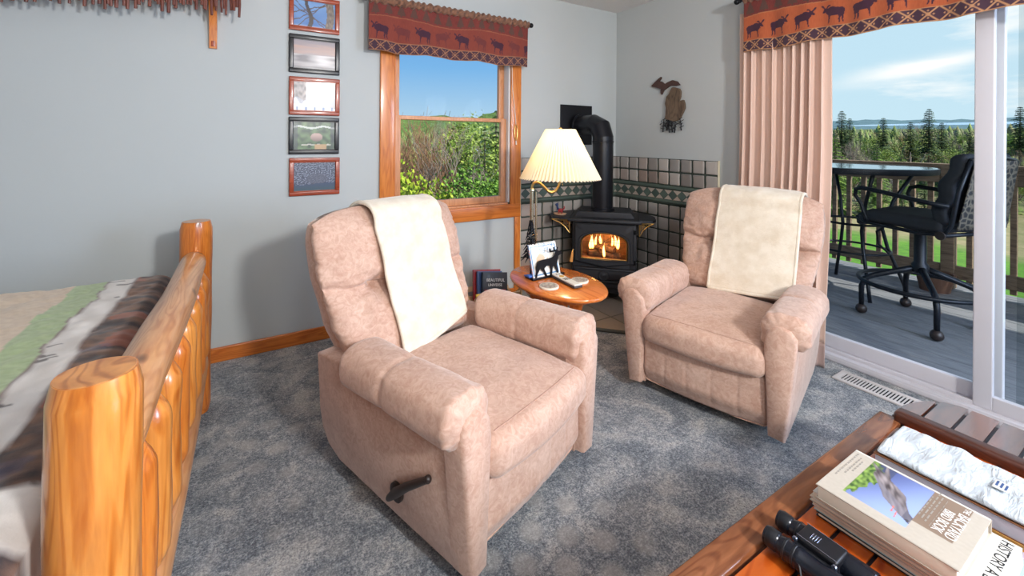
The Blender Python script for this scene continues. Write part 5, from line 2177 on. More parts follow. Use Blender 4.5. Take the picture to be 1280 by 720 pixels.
# ------------------------------------------------------------------ magazine rack
def rack():
    root = thing('magazine_rack', 'pale wooden magazine rack holding books beside the window wall', 'rack', (-1.43, -0.24, 0))
    L = .33
    for s in (-1, 1):
        m = MB()
        pl = [(-.10, .0), (-.075, 0), (-.05, .03), (.05, .03), (.075, 0), (.10, 0), (.135, .215), (.115, .215), (.0, .12), (-.115, .215), (-.135, .215)]
        m.prism(pl, .016, Matrix(((0, 0, 1), (1, 0, 0), (0, 1, 0))), (s * L / 2 - .008, 0, 0))
        m.build('end_panel', 'rack_wood', root)
    for s in (-1, 1):
        for k in range(3):
            m = MB()
            zz = .06 + .06 * k
            m.box((0, s * (.062 + .028 * k), zz), (L - .016, .010, .036), .003, rotm((1, 0, 0), -s * .35))
            m.build('slat', 'rack_wood', root)
    m = MB(); m.box((0, 0, .035), (L - .016, .10, .010), .002); m.build('floor_board', 'rack_wood', root)
    # books standing in it, leaning
    def sb(lab, cover, x, y, w, h, t, lean, tilt, title=False, pages='paper_edge'):
        b = thing('book', lab, 'book', (x, y, .043), 0, 'books in the magazine rack')
        b.rotation_euler = (lean, tilt, 0)
        m = MB(); m.box((0, 0, h / 2), (w - .006, t - .005, h - .006)); m.build('page_block', pages, b)
        m = MB()
        m.box((0, -t / 2 + .001, h / 2), (w, .002, h)); m.box((0, t / 2 - .001, h / 2), (w, .002, h)); m.box((-w / 2 + .001, 0, h / 2), (.002, t, h))
        m.build('cover', cover, b)
        if title:
            text_part('title_text', 'BEAUTIFUL', .030, 'ink_white', b, (.004, -t / 2 - .0004, h - .055), (pi / 2, 0, 0), .0003, sx=1.02)
            text_part('title_text', 'UNIVERSE', .026, 'ink_white', b, (.0, -t / 2 - .0004, h - .088), (pi / 2, 0, 0), .0003, sx=1.02)
            m = MB()
            m.box((0, -t / 2 - .0003, h - .124), (w - .03, .0006, .012)); m.build('red_band', 'cover_red', b)
            m = MB()
            def gc(u, v): return mixc(S(40, 34, 34), S(190, 176, 168), .5 + 1.2 * nz(u * 5, v * 4, 2))
            m.grid(30, 20, lambda u, v: (-w / 2 + .03 + u * (w - .06), -t / 2 - .0006, h - .20 + v * .068), gc)
            m.build('cover_photo', 'print_satin', b, 180, True)
        return b
    sb('black book titled in white letters, front of the magazine rack', 'cover_black', -1.425, -.272, .205, .270, .018, -.30, .16, True)
    sb('blue edged book behind the black book in the rack', 'cover_blue', -1.445, -.240, .205, .272, .016, -.30, .14)
    sb('red covered book at the back of the magazine rack', 'cover_red', -1.450, -.212, .225, .278, .016, -.30, .13)
    sb('small yellow booklet at left end of the magazine rack', 'cover_yellow', -1.548, -.335, .06, .165, .008, -.36, 0)
# ------------------------------------------------------------------ deck
DZ = -0.05
def deck():
    m = MB()
    x = 0.175
    while x < 2.60:
        m.box((x + .068, -2.0, DZ - .016), (.136, 9.0, .032), .004)
        x += .1405
    d = struct(m.build('deck', 'deck_wood'))
    m = MB()
    m.box((1.4, -2.0, DZ - .16), (2.5, 9.0, .22))
    m.build('deck_joists', 'rail_wood', d)
    m = MB()
    m.box((1.50, -2.0, 2.80), (2.98, 10.0, .10))
    struct(m.build('porch_roof', 'rail_wood'))
    # railing
    X = 2.50
    root = thing('deck_railing', 'weathered brown wooden railing with square balusters along the deck', 'railing', (X, -2.0, DZ))
    def bx(name, c, s, r=.004):
        q = MB(); q.box(c, s, r); return q.build(name, 'rail_wood', root)
    bx('cap_rail', (0.02, 0, 1.100), (.15, 8.6, .036))
    bx('top_board', (-.01, 0, 1.015), (.038, 8.6, .13))
    bx('bottom_board', (-.01, 0, .155), (.038, 8.6, .115))
    y = 4.2
    i = 0
    while y > -4.3:
        if i % 12 == 6:
            bx('post', (.0, y, .55), (.09, .09, 1.09))
        else:
            bx('baluster', (.026, y, .55), (.036, .038, 1.0), .002)
        y -= .128
        i += 1

def patio_chair():
    c = Vector((1.28, -1.78, DZ))
    face = Vector((.30, .95, 0)).normalized()
    th = atan2(-face.x, face.y)
    root = thing('patio_bar_chair', 'black cushioned swivel bar chair with foot ring on the deck', 'chair', c, th)
    # star base
    for k in range(4):
        a = radians(29.5 + 90 * k) - th
        ux, uy = cos(a), sin(a)
        m = MB()
        m.tube([(ux * .02, uy * .02, .40), (ux * .12, uy * .12, .36), (ux * .26, uy * .26, .305), (ux * .315, uy * .315, .27), (ux * .335, uy * .335, .21), (ux * .335, uy * .335, .03)], [.022, .021, .019, .019, .018, .016], 12)
        lg = m.build('leg', 'patio_metal', root, 180)
        f = MB(); f.ball((ux * .335, uy * .335, .037), .037, 16, 10); f.build('foot', 'dark_plastic', lg, 180)
    m = MB()
    m.tube([(.350 * cos(a), .350 * sin(a), .275) for a in [2 * pi * k / 48 for k in range(49)]], .0145, 10)
    m.build('foot_ring', 'patio_metal', root, 180)
    m = MB()
    m.lathe([(.05, .37), (.05, .42), (.036, .44), (.036, .65), (.06, .66), (.10, .685), (.10, .695)], 24)
    m.build('pedestal', 'patio_metal', root, 40)
    m = MB()
    for s in (-1, 1):
        m.tube([(s * .24, .27, .735), (s * .245, .20, .705), (s * .25, -.15, .695), (s * .25, -.29, .71), (s * .245, -.33, .78), (s * .235, -.36, 1.00), (s * .20, -.40, 1.20)], .013, 10)
    m.tube([(-.25, -.29, .705), (.25, -.29, .705)], .013, 10); m.tube([(-.25, .1, .70), (.25, .1, .70)], .013, 10)
    m.tube([(-.20, -.40, 1.20), (0, -.415, 1.225), (.20, -.40, 1.20)], .013, 10)
    m.build('frame', 'patio_metal', root, 180)
    def sf(x, y, z):
        z += .018 * (1 - (x / .26) ** 2) * (1 if z > 0 else 0) - .05 * sstep(.15, .30, y)
        return (x, y, z + .004 * nz(x * 8, y * 8))
    m = MB(); m.box((0, .005, .755), (.50, .56, .095), .038, None, 4, (10, 12, 2), sf)
    m.build('seat_cushion', 'patio_cushion', root, 180)
    def bf(x, y, z):
        y -= .06 * (z / .25) + .02 * (z / .25) ** 2
        k = 1 - .12 * sstep(0, .26, z)
        y += .012 * sin(z * 2 * pi / .17)
        return (x * k, y, z)
    m = MB(); m.box((0, -.285, 1.00), (.48, .10, .48), .04, None, 4, (8, 2, 14), bf)
    m.build('back_cushion', 'patio_cushion', root, 180)
    m = MB()
    m.grid(10, 12, lambda u, v: ((-.225 + .45 * u) * (1 - .14 * v), -.345 - .075 * v, .75 + .45 * v))
    o = m.build('woven_back', 'patio_weave', root, 180)
    mod_solid(o, .006, 0)
    for s in (-1, 1):
        m = MB()
        m.tube([(s * .265, -.33, .90), (s * .285, -.2, .915), (s * .29, .05, .95), (s * .285, .20, .965), (s * .28, .25, .95), (s * .268, .262, .90), (s * .255, .23, .84), (s * .25, .20, .75), (s * .25, .18, .71)], [.014, .015, .016, .016, .015, .013, .012, .012, .012], 10)
        m.build('armrest', 'patio_metal', root, 180)
    m = MB()
    m.lathe([(.001, 0), (.028, 0), (.028, .012), (.012, .016), (.012, .03)], 14, (-.30, -.30, .71), rotm((0, 1, 0), pi / 2))
    m.build('tilt_knob', 'dark_plastic', root)
    m = MB()
    m.tube([(.0, .20, .69), (.0, .30, .60), (.02, .30, .5), (.02, .22, .44)], .008, 8)
    m.build('tilt_strap', 'patio_metal', root, 180)

def patio_table():
    c = (1.74, -1.19, DZ)
    root = thing('patio_table', 'round glass topped bar table on the deck behind the curtain edge', 'table', c)
    zt = 1.05 - DZ
    r = .56
    m = MB()
    m.lathe([(.001, zt - .012), (r - .01, zt - .012), (r - .004, zt - .006), (r - .01, zt), (.001, zt)], 56)
    m.build('glass_top', 'table_glass', root, 30)
    m = MB()
    m.lathe([(r - .03, zt - .05), (r + .002, zt - .05), (r + .006, zt - .028), (r + .004, zt - .004), (r - .006, zt - .0035), (r - .006, zt - .014), (r - .03, zt - .014)], 56, (0, 0, 0), None, False)
    m.build('rim', 'patio_metal', root, 40)
    for k in range(4):
        a = radians(38 + 90 * k)
        ux, uy = cos(a), sin(a)
        m = MB()
        m.tube([(ux * .44, uy * .44, zt - .05), (ux * .30, uy * .30, zt - .30), (ux * .22, uy * .22, zt - .55), (ux * .26, uy * .26, .38), (ux * .36, uy * .36, .12), (ux * .40, uy * .40, .0)], .014, 10)
        m.build('leg', 'patio_metal', root, 180)
    for (rr, zz) in ((.235, zt - .50), (.27, .36)):
        m = MB(); m.tube([(rr * cos(a), rr * sin(a), zz) for a in [2 * pi * k / 40 for k in range(41)]], .010, 8)
        m.build('ring', 'patio_metal', root, 180)
    # neighbouring chair, its arms peeping past the curtain
    c2 = Vector((1.00, -1.02, DZ))
    face = Vector((.8, -.2, 0)).normalized()

def planter():
    root = thing('planter_pot', 'low brown round planter pot on the deck by the railing', 'pot', (2.30, -1.60, DZ))
    m = MB()
    m.lathe([(.001, 0), (.10, 0), (.125, .13), (.135, .135), (.135, .155), (.118, .155), (.11, .12), (.001, .12)], 28)
    m.build('pot', 'pot_clay', root, 40)
    m = MB(); m.lathe([(.001, .12), (.11, .121), (.001, .128)], 20); m.build('soil', 'void', root)

# ------------------------------------------------------------------ land and trees
def gz(x, y):
    D = sqrt((x + 2) ** 2 + (y + 2) ** 2)
    z = -2.3 - 0.9 * sstep(14, 34, D)
    z += 4.4 * sstep(60, 150, D) + 9.0 * sstep(130, 420, D)
    z += .35 * nz(x * .06, y * .06, 2) * sstep(9, 25, D)
    # a drop towards the woods beyond the small window
    ang = atan2(y + 2.9, x + 2.9)
    z -= 1.6 * sstep(1.0, 1.3, ang) * sstep(4, 12, D)
    return z

def land():
    m = MB()
    rings = []
    rad = [0.0, 3, 5, 7, 9, 11, 13, 15, 18, 21, 25, 30, 36, 43, 52, 63, 76, 92, 112, 136, 165, 200, 245, 300, 370, 450]
    n = 120
    a0, a1 = radians(-75), radians(125)
    def fn(u, v):
        f = v * (len(rad) - 1)
        i = min(int(f), len(rad) - 2)
        r = rad[i] + (rad[i + 1] - rad[i]) * (f - i)
        a = a0 + (a1 - a0) * u
        x, y = 0.3 + r * cos(a), -0.0 + r * sin(a)
        if r < .01: x, y = .3, 0.2
        return (x, y, gz(x, y))
    m.grid(n, len(rad) - 1, fn)
    struct(m.build('ground', 'lawn', None, 180))
    # distant ridges
    def ridge(name, mat, D, az0, az1, zb, prof, n=160):
        g = MB()
        def rf(u, v):
            a = az0 + (az1 - az0) * u
            x, y = CX + D * cos(a), CY + D * sin(a)
            top = prof(a, u)
            return (x - (1 - v) * D * .25 * cos(a), y - (1 - v) * D * .25 * sin(a), zb + (top - zb) * v + (2.0 * nz(x * .08, y * .08) if v > .2 else 0) * (D / 500))
        g.grid(n, 6, rf)
        # crest falls away on the far side so that it is a hill and not a board
        def bf(u, v):
            a = az0 + (az1 - az0) * u
            r = D * (1 + .3 * v)
            top = prof(a, u)
            return (CX + r * cos(a), CY + r * sin(a), (top + (2.0 * nz((CX + D * cos(a)) * .08, (CY + D * sin(a)) * .08)) * (D / 500)) * (1 - v) + zb * v)
        g.grid(n, 3, bf)
        return struct(g.build(name, mat, None, 180))
    k = 1 / FPX
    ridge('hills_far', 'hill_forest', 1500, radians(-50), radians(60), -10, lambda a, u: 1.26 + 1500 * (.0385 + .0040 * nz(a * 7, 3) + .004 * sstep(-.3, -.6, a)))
    ridge('hills_middle', 'ridge_forest', 420, radians(-50), radians(50), -8, lambda a, u: 1.26 + 420 * (.0175 + .004 * nz(a * 14, 8) + .008 * sstep(-.02, -.25, a)))
    ridge('hills_window', 'ridge_forest', 260, radians(48), radians(98), -8, lambda a, u: 1.26 + 260 * (.050 + .016 * nz(a * 9, 5) + .006 * nz(a * 40, 1)))
    # strip of lake below the far hills
    g = MB()
    def lf(u, v):
        a = radians(-4 + 26 * u)
        D = 1110 + 20 * v
        return (CX + D * cos(a), CY + D * sin(a), 1.26 + 1110 * (.0285 + .0042 * v * (sin(pi * u) ** .5)))
    g.grid(40, 3, lf)
    struct(g.build('lake', 'lake_water', None, 180))

def limb_tree(seed, H, spread, depth, rad, up=.55, n0=6):
    """recursive bare branches; returns list of (points, radii) and tips"""
    rnd = random.Random(seed)
    segs, tips = [], []
    def grow(p, d, L, r, lev):
        pts = [p]
        q = Vector(p)
        dd = Vector(d)
        for k in range(3):
            dd = (dd + Vector((rnd.uniform(-.22, .22), rnd.uniform(-.22, .22), rnd.uniform(-.02, .18)))).normalized()
            q = q + dd * L / 3
            pts.append(tuple(q))
        segs.append((pts, [r, r * .85, r * .7, r * .5], lev))
        if lev >= depth:
            tips.append(tuple(q)); return
        nb = n0 if lev == 0 else rnd.choice((3, 4))
        for b in range(nb):
            t = rnd.uniform(.35, 1.0) if lev else rnd.uniform(.3, 1.0)
            i = min(2, int(t * 3))
            f = t * 3 - i
            a, bb = Vector(pts[i]), Vector(pts[i + 1])
            o = a + (bb - a) * f
            az = rnd.uniform(0, 2 * pi)
            nd = (dd * up + Vector((cos(az) * spread, sin(az) * spread, rnd.uniform(.1, .6)))).normalized()
            grow(tuple(o), nd, L * rnd.uniform(.45, .68), r * .5, lev + 1)
    grow((0, 0, 0), (0, 0, 1), H * .55, rad, 0)
    return segs, tips

def proto_meshes():
    P = {}
    # conifers
    for name, seed, H, W, ca, cb in (('spruce', 1, 8.0, 1.5, S(38, 66, 34), S(92, 122, 58)), ('fir', 2, 7.0, 1.9, S(70, 104, 34), S(146, 174, 72)), ('pine', 3, 9.5, 1.7, S(42, 66, 40), S(96, 118, 66))):
        rnd = random.Random(seed)
        c = MB()
        nw = 26
        for w in range(nw):
            t = w / (nw - 1)
            z = H * (.08 + .90 * t) if name != 'pine' else H * (.45 + .53 * t)
            R = W * (1 - t) ** .85 * rnd.uniform(.75, 1.1) + .12
            if name == 'pine': R = W * rnd.uniform(.4, 1.0) * (1 - t * .75)
            nb = 9 if name != 'pine' else 10
            for b in range(nb):
                a = 2 * pi * (b + rnd.uniform(-.4, .4)) / nb + w
                r = R * rnd.uniform(.7, 1.1)
                dz = -r * rnd.uniform(.12, .42)
                cc = mixc(ca, cb, rnd.uniform(0, 1))
                sd = Vector((-sin(a), cos(a), 0))
                o = Vector((0, 0, z))
                tip = Vector((cos(a) * r, sin(a) * r, z + dz))
                ws = r * (.26 if name != 'pine' else .42) + .05
                # boughs as a spray of narrow leaflets
                for k in range(5):
                    f = (k + .6) / 5
                    p = o + (tip - o) * f
                    for s in (-1, 1):
                        e = p + sd * s * ws * (1.15 - f * .6) + (tip - o) * .16 + Vector((0, 0, rnd.uniform(-.12, .05)))
                        b1 = o + (tip - o) * max(0, f - .22)
                        c._add([tuple(b1), tuple(p + Vector((0, 0, .02))), tuple(e)], [(0, 1, 2)], [mixc(cc, ca, .25), cc, mixc(cc, cb, .5)])
        P[name] = [('crown', c.mesh(name + '_crown', 'leafage', 180, True)), ('trunk', MB().tube([(0, 0, -.4), (0, 0, H * .6), (0, 0, H * .98)], [.12, .07, .015], 7).mesh(name + '_trunk', 'tree_bark'))]
    # leafing broadleaves
    for name, seed, H, ca, cb, nl, sz in (('spring_tree', 5, 7.0, S(104, 132, 40), S(176, 190, 88), 2600, .17), ('green_tree', 6, 6.0, S(60, 108, 26), S(140, 178, 62), 3000, .17), ('rusty_tree', 8, 6.5, S(124, 100, 72), S(176, 150, 108), 1500, .12)):
        segs, tips = limb_tree(seed, H, .75, 3, .10)
        b = MB()
        for pts, rr, lev in segs:
            if lev < 3: b.tube(pts, rr, 5 if lev else 7, False)
        rnd = random.Random(seed + 40)
        c = MB()
        for k in range(nl):
            t = Vector(rnd.choice(tips)) + Vector((rnd.gauss(0, .30), rnd.gauss(0, .30), rnd.gauss(0, .28)))
            n = Vector((rnd.uniform(-1, 1), rnd.uniform(-1, 1), rnd.uniform(-1, 1))).normalized()
            x = n.orthogonal().normalized(); y = n.cross(x)
            s = sz * rnd.uniform(.5, 1.2)
            cc = mixc(ca, cb, rnd.random())
            c._add([tuple(t - x * s * .5), tuple(t + y * s * .35), tuple(t + x * s * .5), tuple(t - y * s * .35)], [(0, 1, 2, 3)], [cc] * 4)
        P[name] = [('crown', c.mesh(name + '_crown', 'leafage', 180, True)), ('trunk', b.mesh(name + '_trunk', 'tree_bark', 180))]
    # bare trees with fine twigs
    for name, seed, H, br in (('bare_tree', 21, 8.0, 'twig_brown'), ('grey_bare_tree', 22, 8.5, 'dead_bark')):
        segs, tips = limb_tree(seed, H, .62, 4, .11, .75, 9)
        b, t = MB(), MB()
        for pts, rr, lev in segs:
            if lev < 2: b.tube(pts, rr, 6, False)
            else: t.tube(pts, [max(.010, q) for q in rr], 3, False)
        P[name] = [('crown', t.mesh(name + '_twigs', br, 180)), ('trunk', b.mesh(name + '_trunk', 'tree_bark', 180))]
    # dead spar
    segs, tips = limb_tree(31, 8.5, .5, 1, .09, .3, 10)
    b = MB()
    for pts, rr, lev in segs: b.tube(pts, [max(.02, q) for q in rr], 5, False)
    P['dead_tree'] = [('trunk', b.mesh('dead_trunk', 'dead_bark', 180))]
    # rounded bush
    rnd = random.Random(77)
    c = MB()
    for k in range(8000):
        n = Vector((rnd.gauss(0, 1), rnd.gauss(0, 1), rnd.gauss(0, 1))).normalized()
        r = rnd.uniform(.72, 1.0) * (1 + .25 * nz(n.x * 2, n.y * 2, n.z * 2))
        t = Vector((n.x * 1.5 * r, n.y * 1.5 * r, 1.25 + n.z * 1.25 * r))
        m = Vector((rnd.uniform(-1, 1), rnd.uniform(-1, 1), rnd.uniform(-.2, 1))).normalized()
        x = m.orthogonal().normalized(); y = m.cross(x)
        s = .085 * rnd.uniform(.5, 1.2)
        cc = mixc(S(120, 148, 16), S(196, 208, 60), rnd.random())
        c._add([tuple(t - x * s * .5), tuple(t + y * s * .3), tuple(t + x * s * .5), tuple(t - y * s * .3)], [(0, 1, 2, 3)], [cc] * 4)
    segs, tips = limb_tree(66, 2.4, .8, 2, .05)
    b = MB()
    for pts, rr, lev in segs: b.tube(pts, rr, 5, False)
    P['lime_bush'] = [('crown', c.mesh('lime_bush_crown', 'leafage', 180, True)), ('trunk', b.mesh('lime_bush_stems', 'tree_bark', 180))]
    return P

LAB = {'spruce': 'dark pointed spruce in the woods beyond the deck railing',
       'fir': 'bright green full fir in the woods beyond the deck railing',
       'pine': 'tall bare-stemmed pine rising above the woods beyond the deck',
       'spring_tree': 'yellow green leafing tree in the woods beyond the deck railing',
       'green_tree': 'fresh green rounded tree in the woods beyond the deck railing',
       'rusty_tree': 'tan budding tree in the woods beyond the deck railing',
       'bare_tree': 'brown leafless tree in the woods beyond the deck railing',
       'grey_bare_tree': 'grey leafless tree in the woods beyond the deck railing',
       'dead_tree': 'dead pale trunk standing in the woods beyond the deck'}
LABW = {'spruce': 'dark spruce among bare trees outside the small window',
        'fir': 'bright green fir among bare trees outside the small window',
        'spring_tree': 'pale green leafing tree outside the small window',
        'green_tree': 'leafy deep green tree low outside the small window',
        'rusty_tree': 'tan budding tree outside the small window',
        'bare_tree': 'brown leafless tree outside the small window',
        'grey_bare_tree': 'grey leafless tree outside the small window',
        'lime_bush': 'lime green leafy bush at lower left outside the small window'}
NAMES = {'spruce': 'spruce_tree', 'fir': 'fir_tree', 'pine': 'pine_tree', 'spring_tree': 'leafing_tree', 'green_tree': 'green_tree', 'rusty_tree': 'budding_tree', 'bare_tree': 'bare_tree', 'grey_bare_tree': 'bare_tree', 'dead_tree': 'dead_tree', 'lime_bush': 'leafy_bush'}

def put_tree(P, kind, x, y, s, rz, window=False, z=None, sz=None):
    lab = (LABW if window else LAB)[kind]
    r = thing(NAMES[kind], lab, 'bush' if kind == 'lime_bush' else 'tree', (x, y, gz(x, y) - .1 if z is None else z), rz,
              (NAMES[kind].replace('_', ' ') + 's ' + ('outside the small window' if window else 'beyond the deck')) + (' grey' if kind == 'grey_bare_tree' else ''))
    r.scale = (s, s, s * (sz or 1))
    for nm, me in P[kind]:
        o = bpy.data.objects.new(nm, me)
        COL.objects.link(o)
        o.parent = r
    return r

def forest():
    P = proto_meshes()
    rnd = random.Random(99)
    k = 0
    kinds = ['spruce'] * 4 + ['fir'] * 4 + ['spring_tree'] * 5 + ['green_tree'] * 4 + ['rusty_tree'] * 3 + ['grey_bare_tree'] * 3 + ['bare_tree'] * 2
    # beyond the deck: rows from near to far
    for (D0, D1, n, h0, h1) in ((25, 30, 26, .30, .46), (30, 38, 40, .38, .56), (38, 50, 52, .46, .66), (50, 70, 64, .54, .76)):
        for i in range(n):
            px = 960 + (1420 - 960) * (i + rnd.uniform(0, 1)) / n
            D = rnd.uniform(D0, D1)
            p = at(px, D)
            kd = rnd.choice(kinds)
            put_tree(P, kd, p.x, p.y, rnd.uniform(h0, h1), rnd.uniform(0, 6.28))
    # individuals that stand out
    for px, D, kd, s, sz in ((1044, 24, 'fir', .66, 1.0), (1097, 25, 'fir', .60, 1.0), (1080, 23, 'spruce', .38, .95), (1128, 23, 'spruce', .32, 1), (1052, 42, 'pine', .80, 1.0), (1062, 44, 'pine', .74, 1.0), (1104, 40, 'pine', .72, 1.0), (1138, 42, 'pine', .70, 1.0), (1161, 40, 'pine', .82, 1.0), (1177, 42, 'pine', .70, 1.0), (1126, 30, 'dead_tree', .60, 1.0), (1110, 28, 'dead_tree', .42, 1.0), (1072, 29, 'dead_tree', .44, 1.0), (1212, 40, 'pine', .6, 1), (1275, 38, 'pine', .82, 1), (1252, 24, 'spruce', .45, 1)):
        p = at(px, D)
        put_tree(P, kd, p.x, p.y, s, rnd.uniform(0, 6.28), False, None, sz)
    # outside the small window
    for (D0, D1, n, h0, h1) in ((13, 18, 9, .44, .58), (18, 26, 13, .56, .72), (26, 40, 16, .66, .84)):
        for i in range(n):
            px = 455 + (690 - 455) * (i + rnd.uniform(0, 1)) / n
            D = rnd.uniform(D0, D1)
            p = at(px, D)
            if px < 582: kd = rnd.choice(['bare_tree'] * 6 + ['grey_bare_tree'] * 2 + (['rusty_tree', 'spring_tree'] if D > 24 else []))
            else: kd = rnd.choice(['spruce'] * 2 + ['spring_tree'] * 2 + ['grey_bare_tree', 'green_tree', 'bare_tree', 'fir'])
            put_tree(P, kd, p.x, p.y, rnd.uniform(h0, h1), rnd.uniform(0, 6.28), True)
    for px, D, kd, s in ((494, 9.5, 'lime_bush', 1.15), (538, 8.5, 'lime_bush', .80), (592, 16.0, 'spring_tree', .70), (545, 12.5, 'bare_tree', .60), (525, 13, 'bare_tree', .60), (562, 12, 'bare_tree', .52), (508, 12.5, 'bare_tree', .55), (575, 13, 'grey_bare_tree', .58), (606, 13, 'spruce', .55), (620, 15, 'spruce', .62), (612, 10.5, 'green_tree', .50), (628, 11.5, 'green_tree', .52), (585, 9.5, 'rusty_tree', .42), (566, 10, 'rusty_tree', .40)):
        p = at(px, D)
        put_tree(P, kd, p.x, p.y, s, rnd.uniform(0, 6.28), True, None, 1.45 if kd == 'lime_bush' else 1.0)
    # the unbroken wood further off
    c = MB()
    for i in range(9000):
        a = radians(rnd.uniform(-48, 92))
        D = 58 + 190 * rnd.random() ** 1.4
        x, y = CX + D * cos(a), CY + D * sin(a)
        z = gz(x, y) - .3
        h = rnd.uniform(1.9, 3.6)
        if rnd.random() < .05: h *= 1.45
        w = h * rnd.uniform(.14, .28)
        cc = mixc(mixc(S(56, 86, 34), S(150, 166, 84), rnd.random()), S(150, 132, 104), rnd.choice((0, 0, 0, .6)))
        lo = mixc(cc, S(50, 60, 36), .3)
        n = 6
        base = [(x + w * cos(2 * pi * k / n + i), y + w * sin(2 * pi * k / n + i), z + h * .15 + rnd.uniform(-.2, .2)) for k in range(n)]
        mid = [(x + w * .75 * cos(2 * pi * k / n + i + .5), y + w * .75 * sin(2 * pi * k / n + i + .5), z + h * rnd.uniform(.5, .62)) for k in range(n)]
        vs = base + mid + [(x, y, z + h)]
        fs = [(k, (k + 1) % n, n + (k + 1) % n, n + k) for k in range(n)] + [(n + k, n + (k + 1) % n, 2 * n) for k in range(n)]
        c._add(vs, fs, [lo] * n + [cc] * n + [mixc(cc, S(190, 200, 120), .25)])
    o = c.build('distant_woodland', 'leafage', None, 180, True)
    tag(o, 'unbroken far woodland stretching below the blue hills', 'woodland', None, 'stuff')

# ------------------------------------------------------------------ light
def world():
    w = bpy.data.worlds.new('sky')
    SC.world = w
    w.use_nodes = True
    t = w.node_tree
    t.nodes.clear()
    out = t.nodes.new('ShaderNodeOutputWorld')
    bg = t.nodes.new('ShaderNodeBackground')
    tc = t.nodes.new('ShaderNodeTexCoord')
    sx = t.nodes.new('ShaderNodeSeparateXYZ')
    t.links.new(tc.outputs['Generated'], sx.inputs[0])
    rp = t.nodes.new('ShaderNodeValToRGB')
    e = rp.color_ramp.elements
    stops = [(0.0, S(200, 226, 246)), (0.05, S(184, 220, 248)), (0.16, S(132, 192, 246)), (0.34, S(84, 152, 232)), (0.75, S(60, 120, 205))]
    while len(e) < len(stops): e.new(.5)
    for i, (p, c) in enumerate(stops):
        e[i].position = p; e[i].color = c
    t.links.new(sx.outputs['Z'], rp.inputs[0])
    # paler towards the sun's side of the sky
    dt = t.nodes.new('ShaderNodeVectorMath'); dt.operation = 'DOT_PRODUCT'
    t.links.new(tc.outputs['Generated'], dt.inputs[0])
    dt.inputs[1].default_value = (0.93, -0.10, 0.1)
    mr = t.nodes.new('ShaderNodeMapRange')
    mr.inputs['From Min'].default_value = .50
    mr.inputs['From Max'].default_value = .80
    mr.inputs['To Max'].default_value = .90
    t.links.new(dt.outputs['Value'], mr.inputs['Value'])
    mx = t.nodes.new('ShaderNodeMix'); mx.data_type = 'RGBA'
    t.links.new(mr.outputs[0], mx.inputs[0])
    t.links.new(rp.outputs[0], mx.inputs[6])
    mx.inputs[7].default_value = (0.68, 0.91, 1.04, 1)
    # clouds
    mp = t.nodes.new('ShaderNodeMapping')
    mp.inputs['Scale'].default_value = (3.0, 3.0, 13.0)
    mp.inputs['Rotation'].default_value = (0.02, 0.05, 0)
    t.links.new(tc.outputs['Generated'], mp.inputs[0])
    ns = t.nodes.new('ShaderNodeTexNoise')
    ns.inputs['Scale'].default_value = 1.25
    ns.inputs['Detail'].default_value = 6
    ns.inputs['Roughness'].default_value = .55
    t.links.new(mp.outputs[0], ns.inputs['Vector'])
    cr = t.nodes.new('ShaderNodeValToRGB')
    cr.color_ramp.elements[0].position = .56
    cr.color_ramp.elements[0].color = (0, 0, 0, 1)
    cr.color_ramp.elements[1].position = .70
    cr.color_ramp.elements[1].color = (1, 1, 1, 1)
    t.links.new(ns.outputs['Fac'], cr.inputs[0])
    mt = t.nodes.new('ShaderNodeMath'); mt.operation = 'MULTIPLY'
    t.links.new(cr.outputs[0], mt.inputs[0]); t.links.new(mr.outputs[0], mt.inputs[1])
    m2 = t.nodes.new('ShaderNodeMix'); m2.data_type = 'RGBA'
    t.links.new(mt.outputs[0], m2.inputs[0])
    t.links.new(mx.outputs[2], m2.inputs[6])
    # one long bank of cloud low in the east
    def vm(op, v=None):
        n = t.nodes.new('ShaderNodeVectorMath'); n.operation = op
        t.links.new(tc.outputs['Generated'], n.inputs[0])
        if v: n.inputs[1].default_value = v
        return n
    def mt2(op, a, b):
        n = t.nodes.new('ShaderNodeMath'); n.operation = op
        for s, v in ((n.inputs[0], a), (n.inputs[1], b)):
            if isinstance(v, (int, float)): s.default_value = v
            else: t.links.new(v, s)
        return n.outputs[0]
    da = vm('DOT_PRODUCT', (0.264, -0.964, 0.0)).outputs['Value']
    fwd = vm('DOT_PRODUCT', (0.964, 0.264, 0.0)).outputs['Value']
    nf = mt2('SUBTRACT', ns.outputs['Fac'], .5)
    a_ = mt2('DIVIDE', da, .085)
    zc = mt2('ADD', mt2('MULTIPLY', da, .17), .124)
    b_ = mt2('DIVIDE', mt2('ADD', mt2('SUBTRACT', sx.outputs['Z'], zc), mt2('MULTIPLY', nf, .05)), .0125)
    rr = mt2('ADD', mt2('MULTIPLY', a_, a_), mt2('MULTIPLY', b_, b_))
    bank = mt2('MULTIPLY', mt2('POWER', 2.718, mt2('MULTIPLY', rr, -1.0)), mt2('GREATER_THAN', fwd, 0.2))
    bank = mt2('MINIMUM', mt2('ADD', mt2('MULTIPLY', bank, 1.25), mt.outputs[0]), 1.0)
    t.links.new(bank, m2.inputs[0])
    m2.inputs[7].default_value = (1.15, 1.15, 1.15, 1)
    # glow of the sky round the sun
    dg = t.nodes.new('ShaderNodeVectorMath'); dg.operation = 'DOT_PRODUCT'
    t.links.new(tc.outputs['Generated'], dg.inputs[0])
    dg.inputs[1].default_value = (0.40, -0.85, 0.34)
    mg = t.nodes.new('ShaderNodeMapRange')
    mg.interpolation_type = 'SMOOTHSTEP'
    mg.inputs['From Min'].default_value = .36
    mg.inputs['From Max'].default_value = 1.0
    mg.inputs['To Max'].default_value = 0.5
    t.links.new(dg.outputs['Value'], mg.inputs['Value'])
    sc = t.nodes.new('ShaderNodeVectorMath'); sc.operation = 'SCALE'
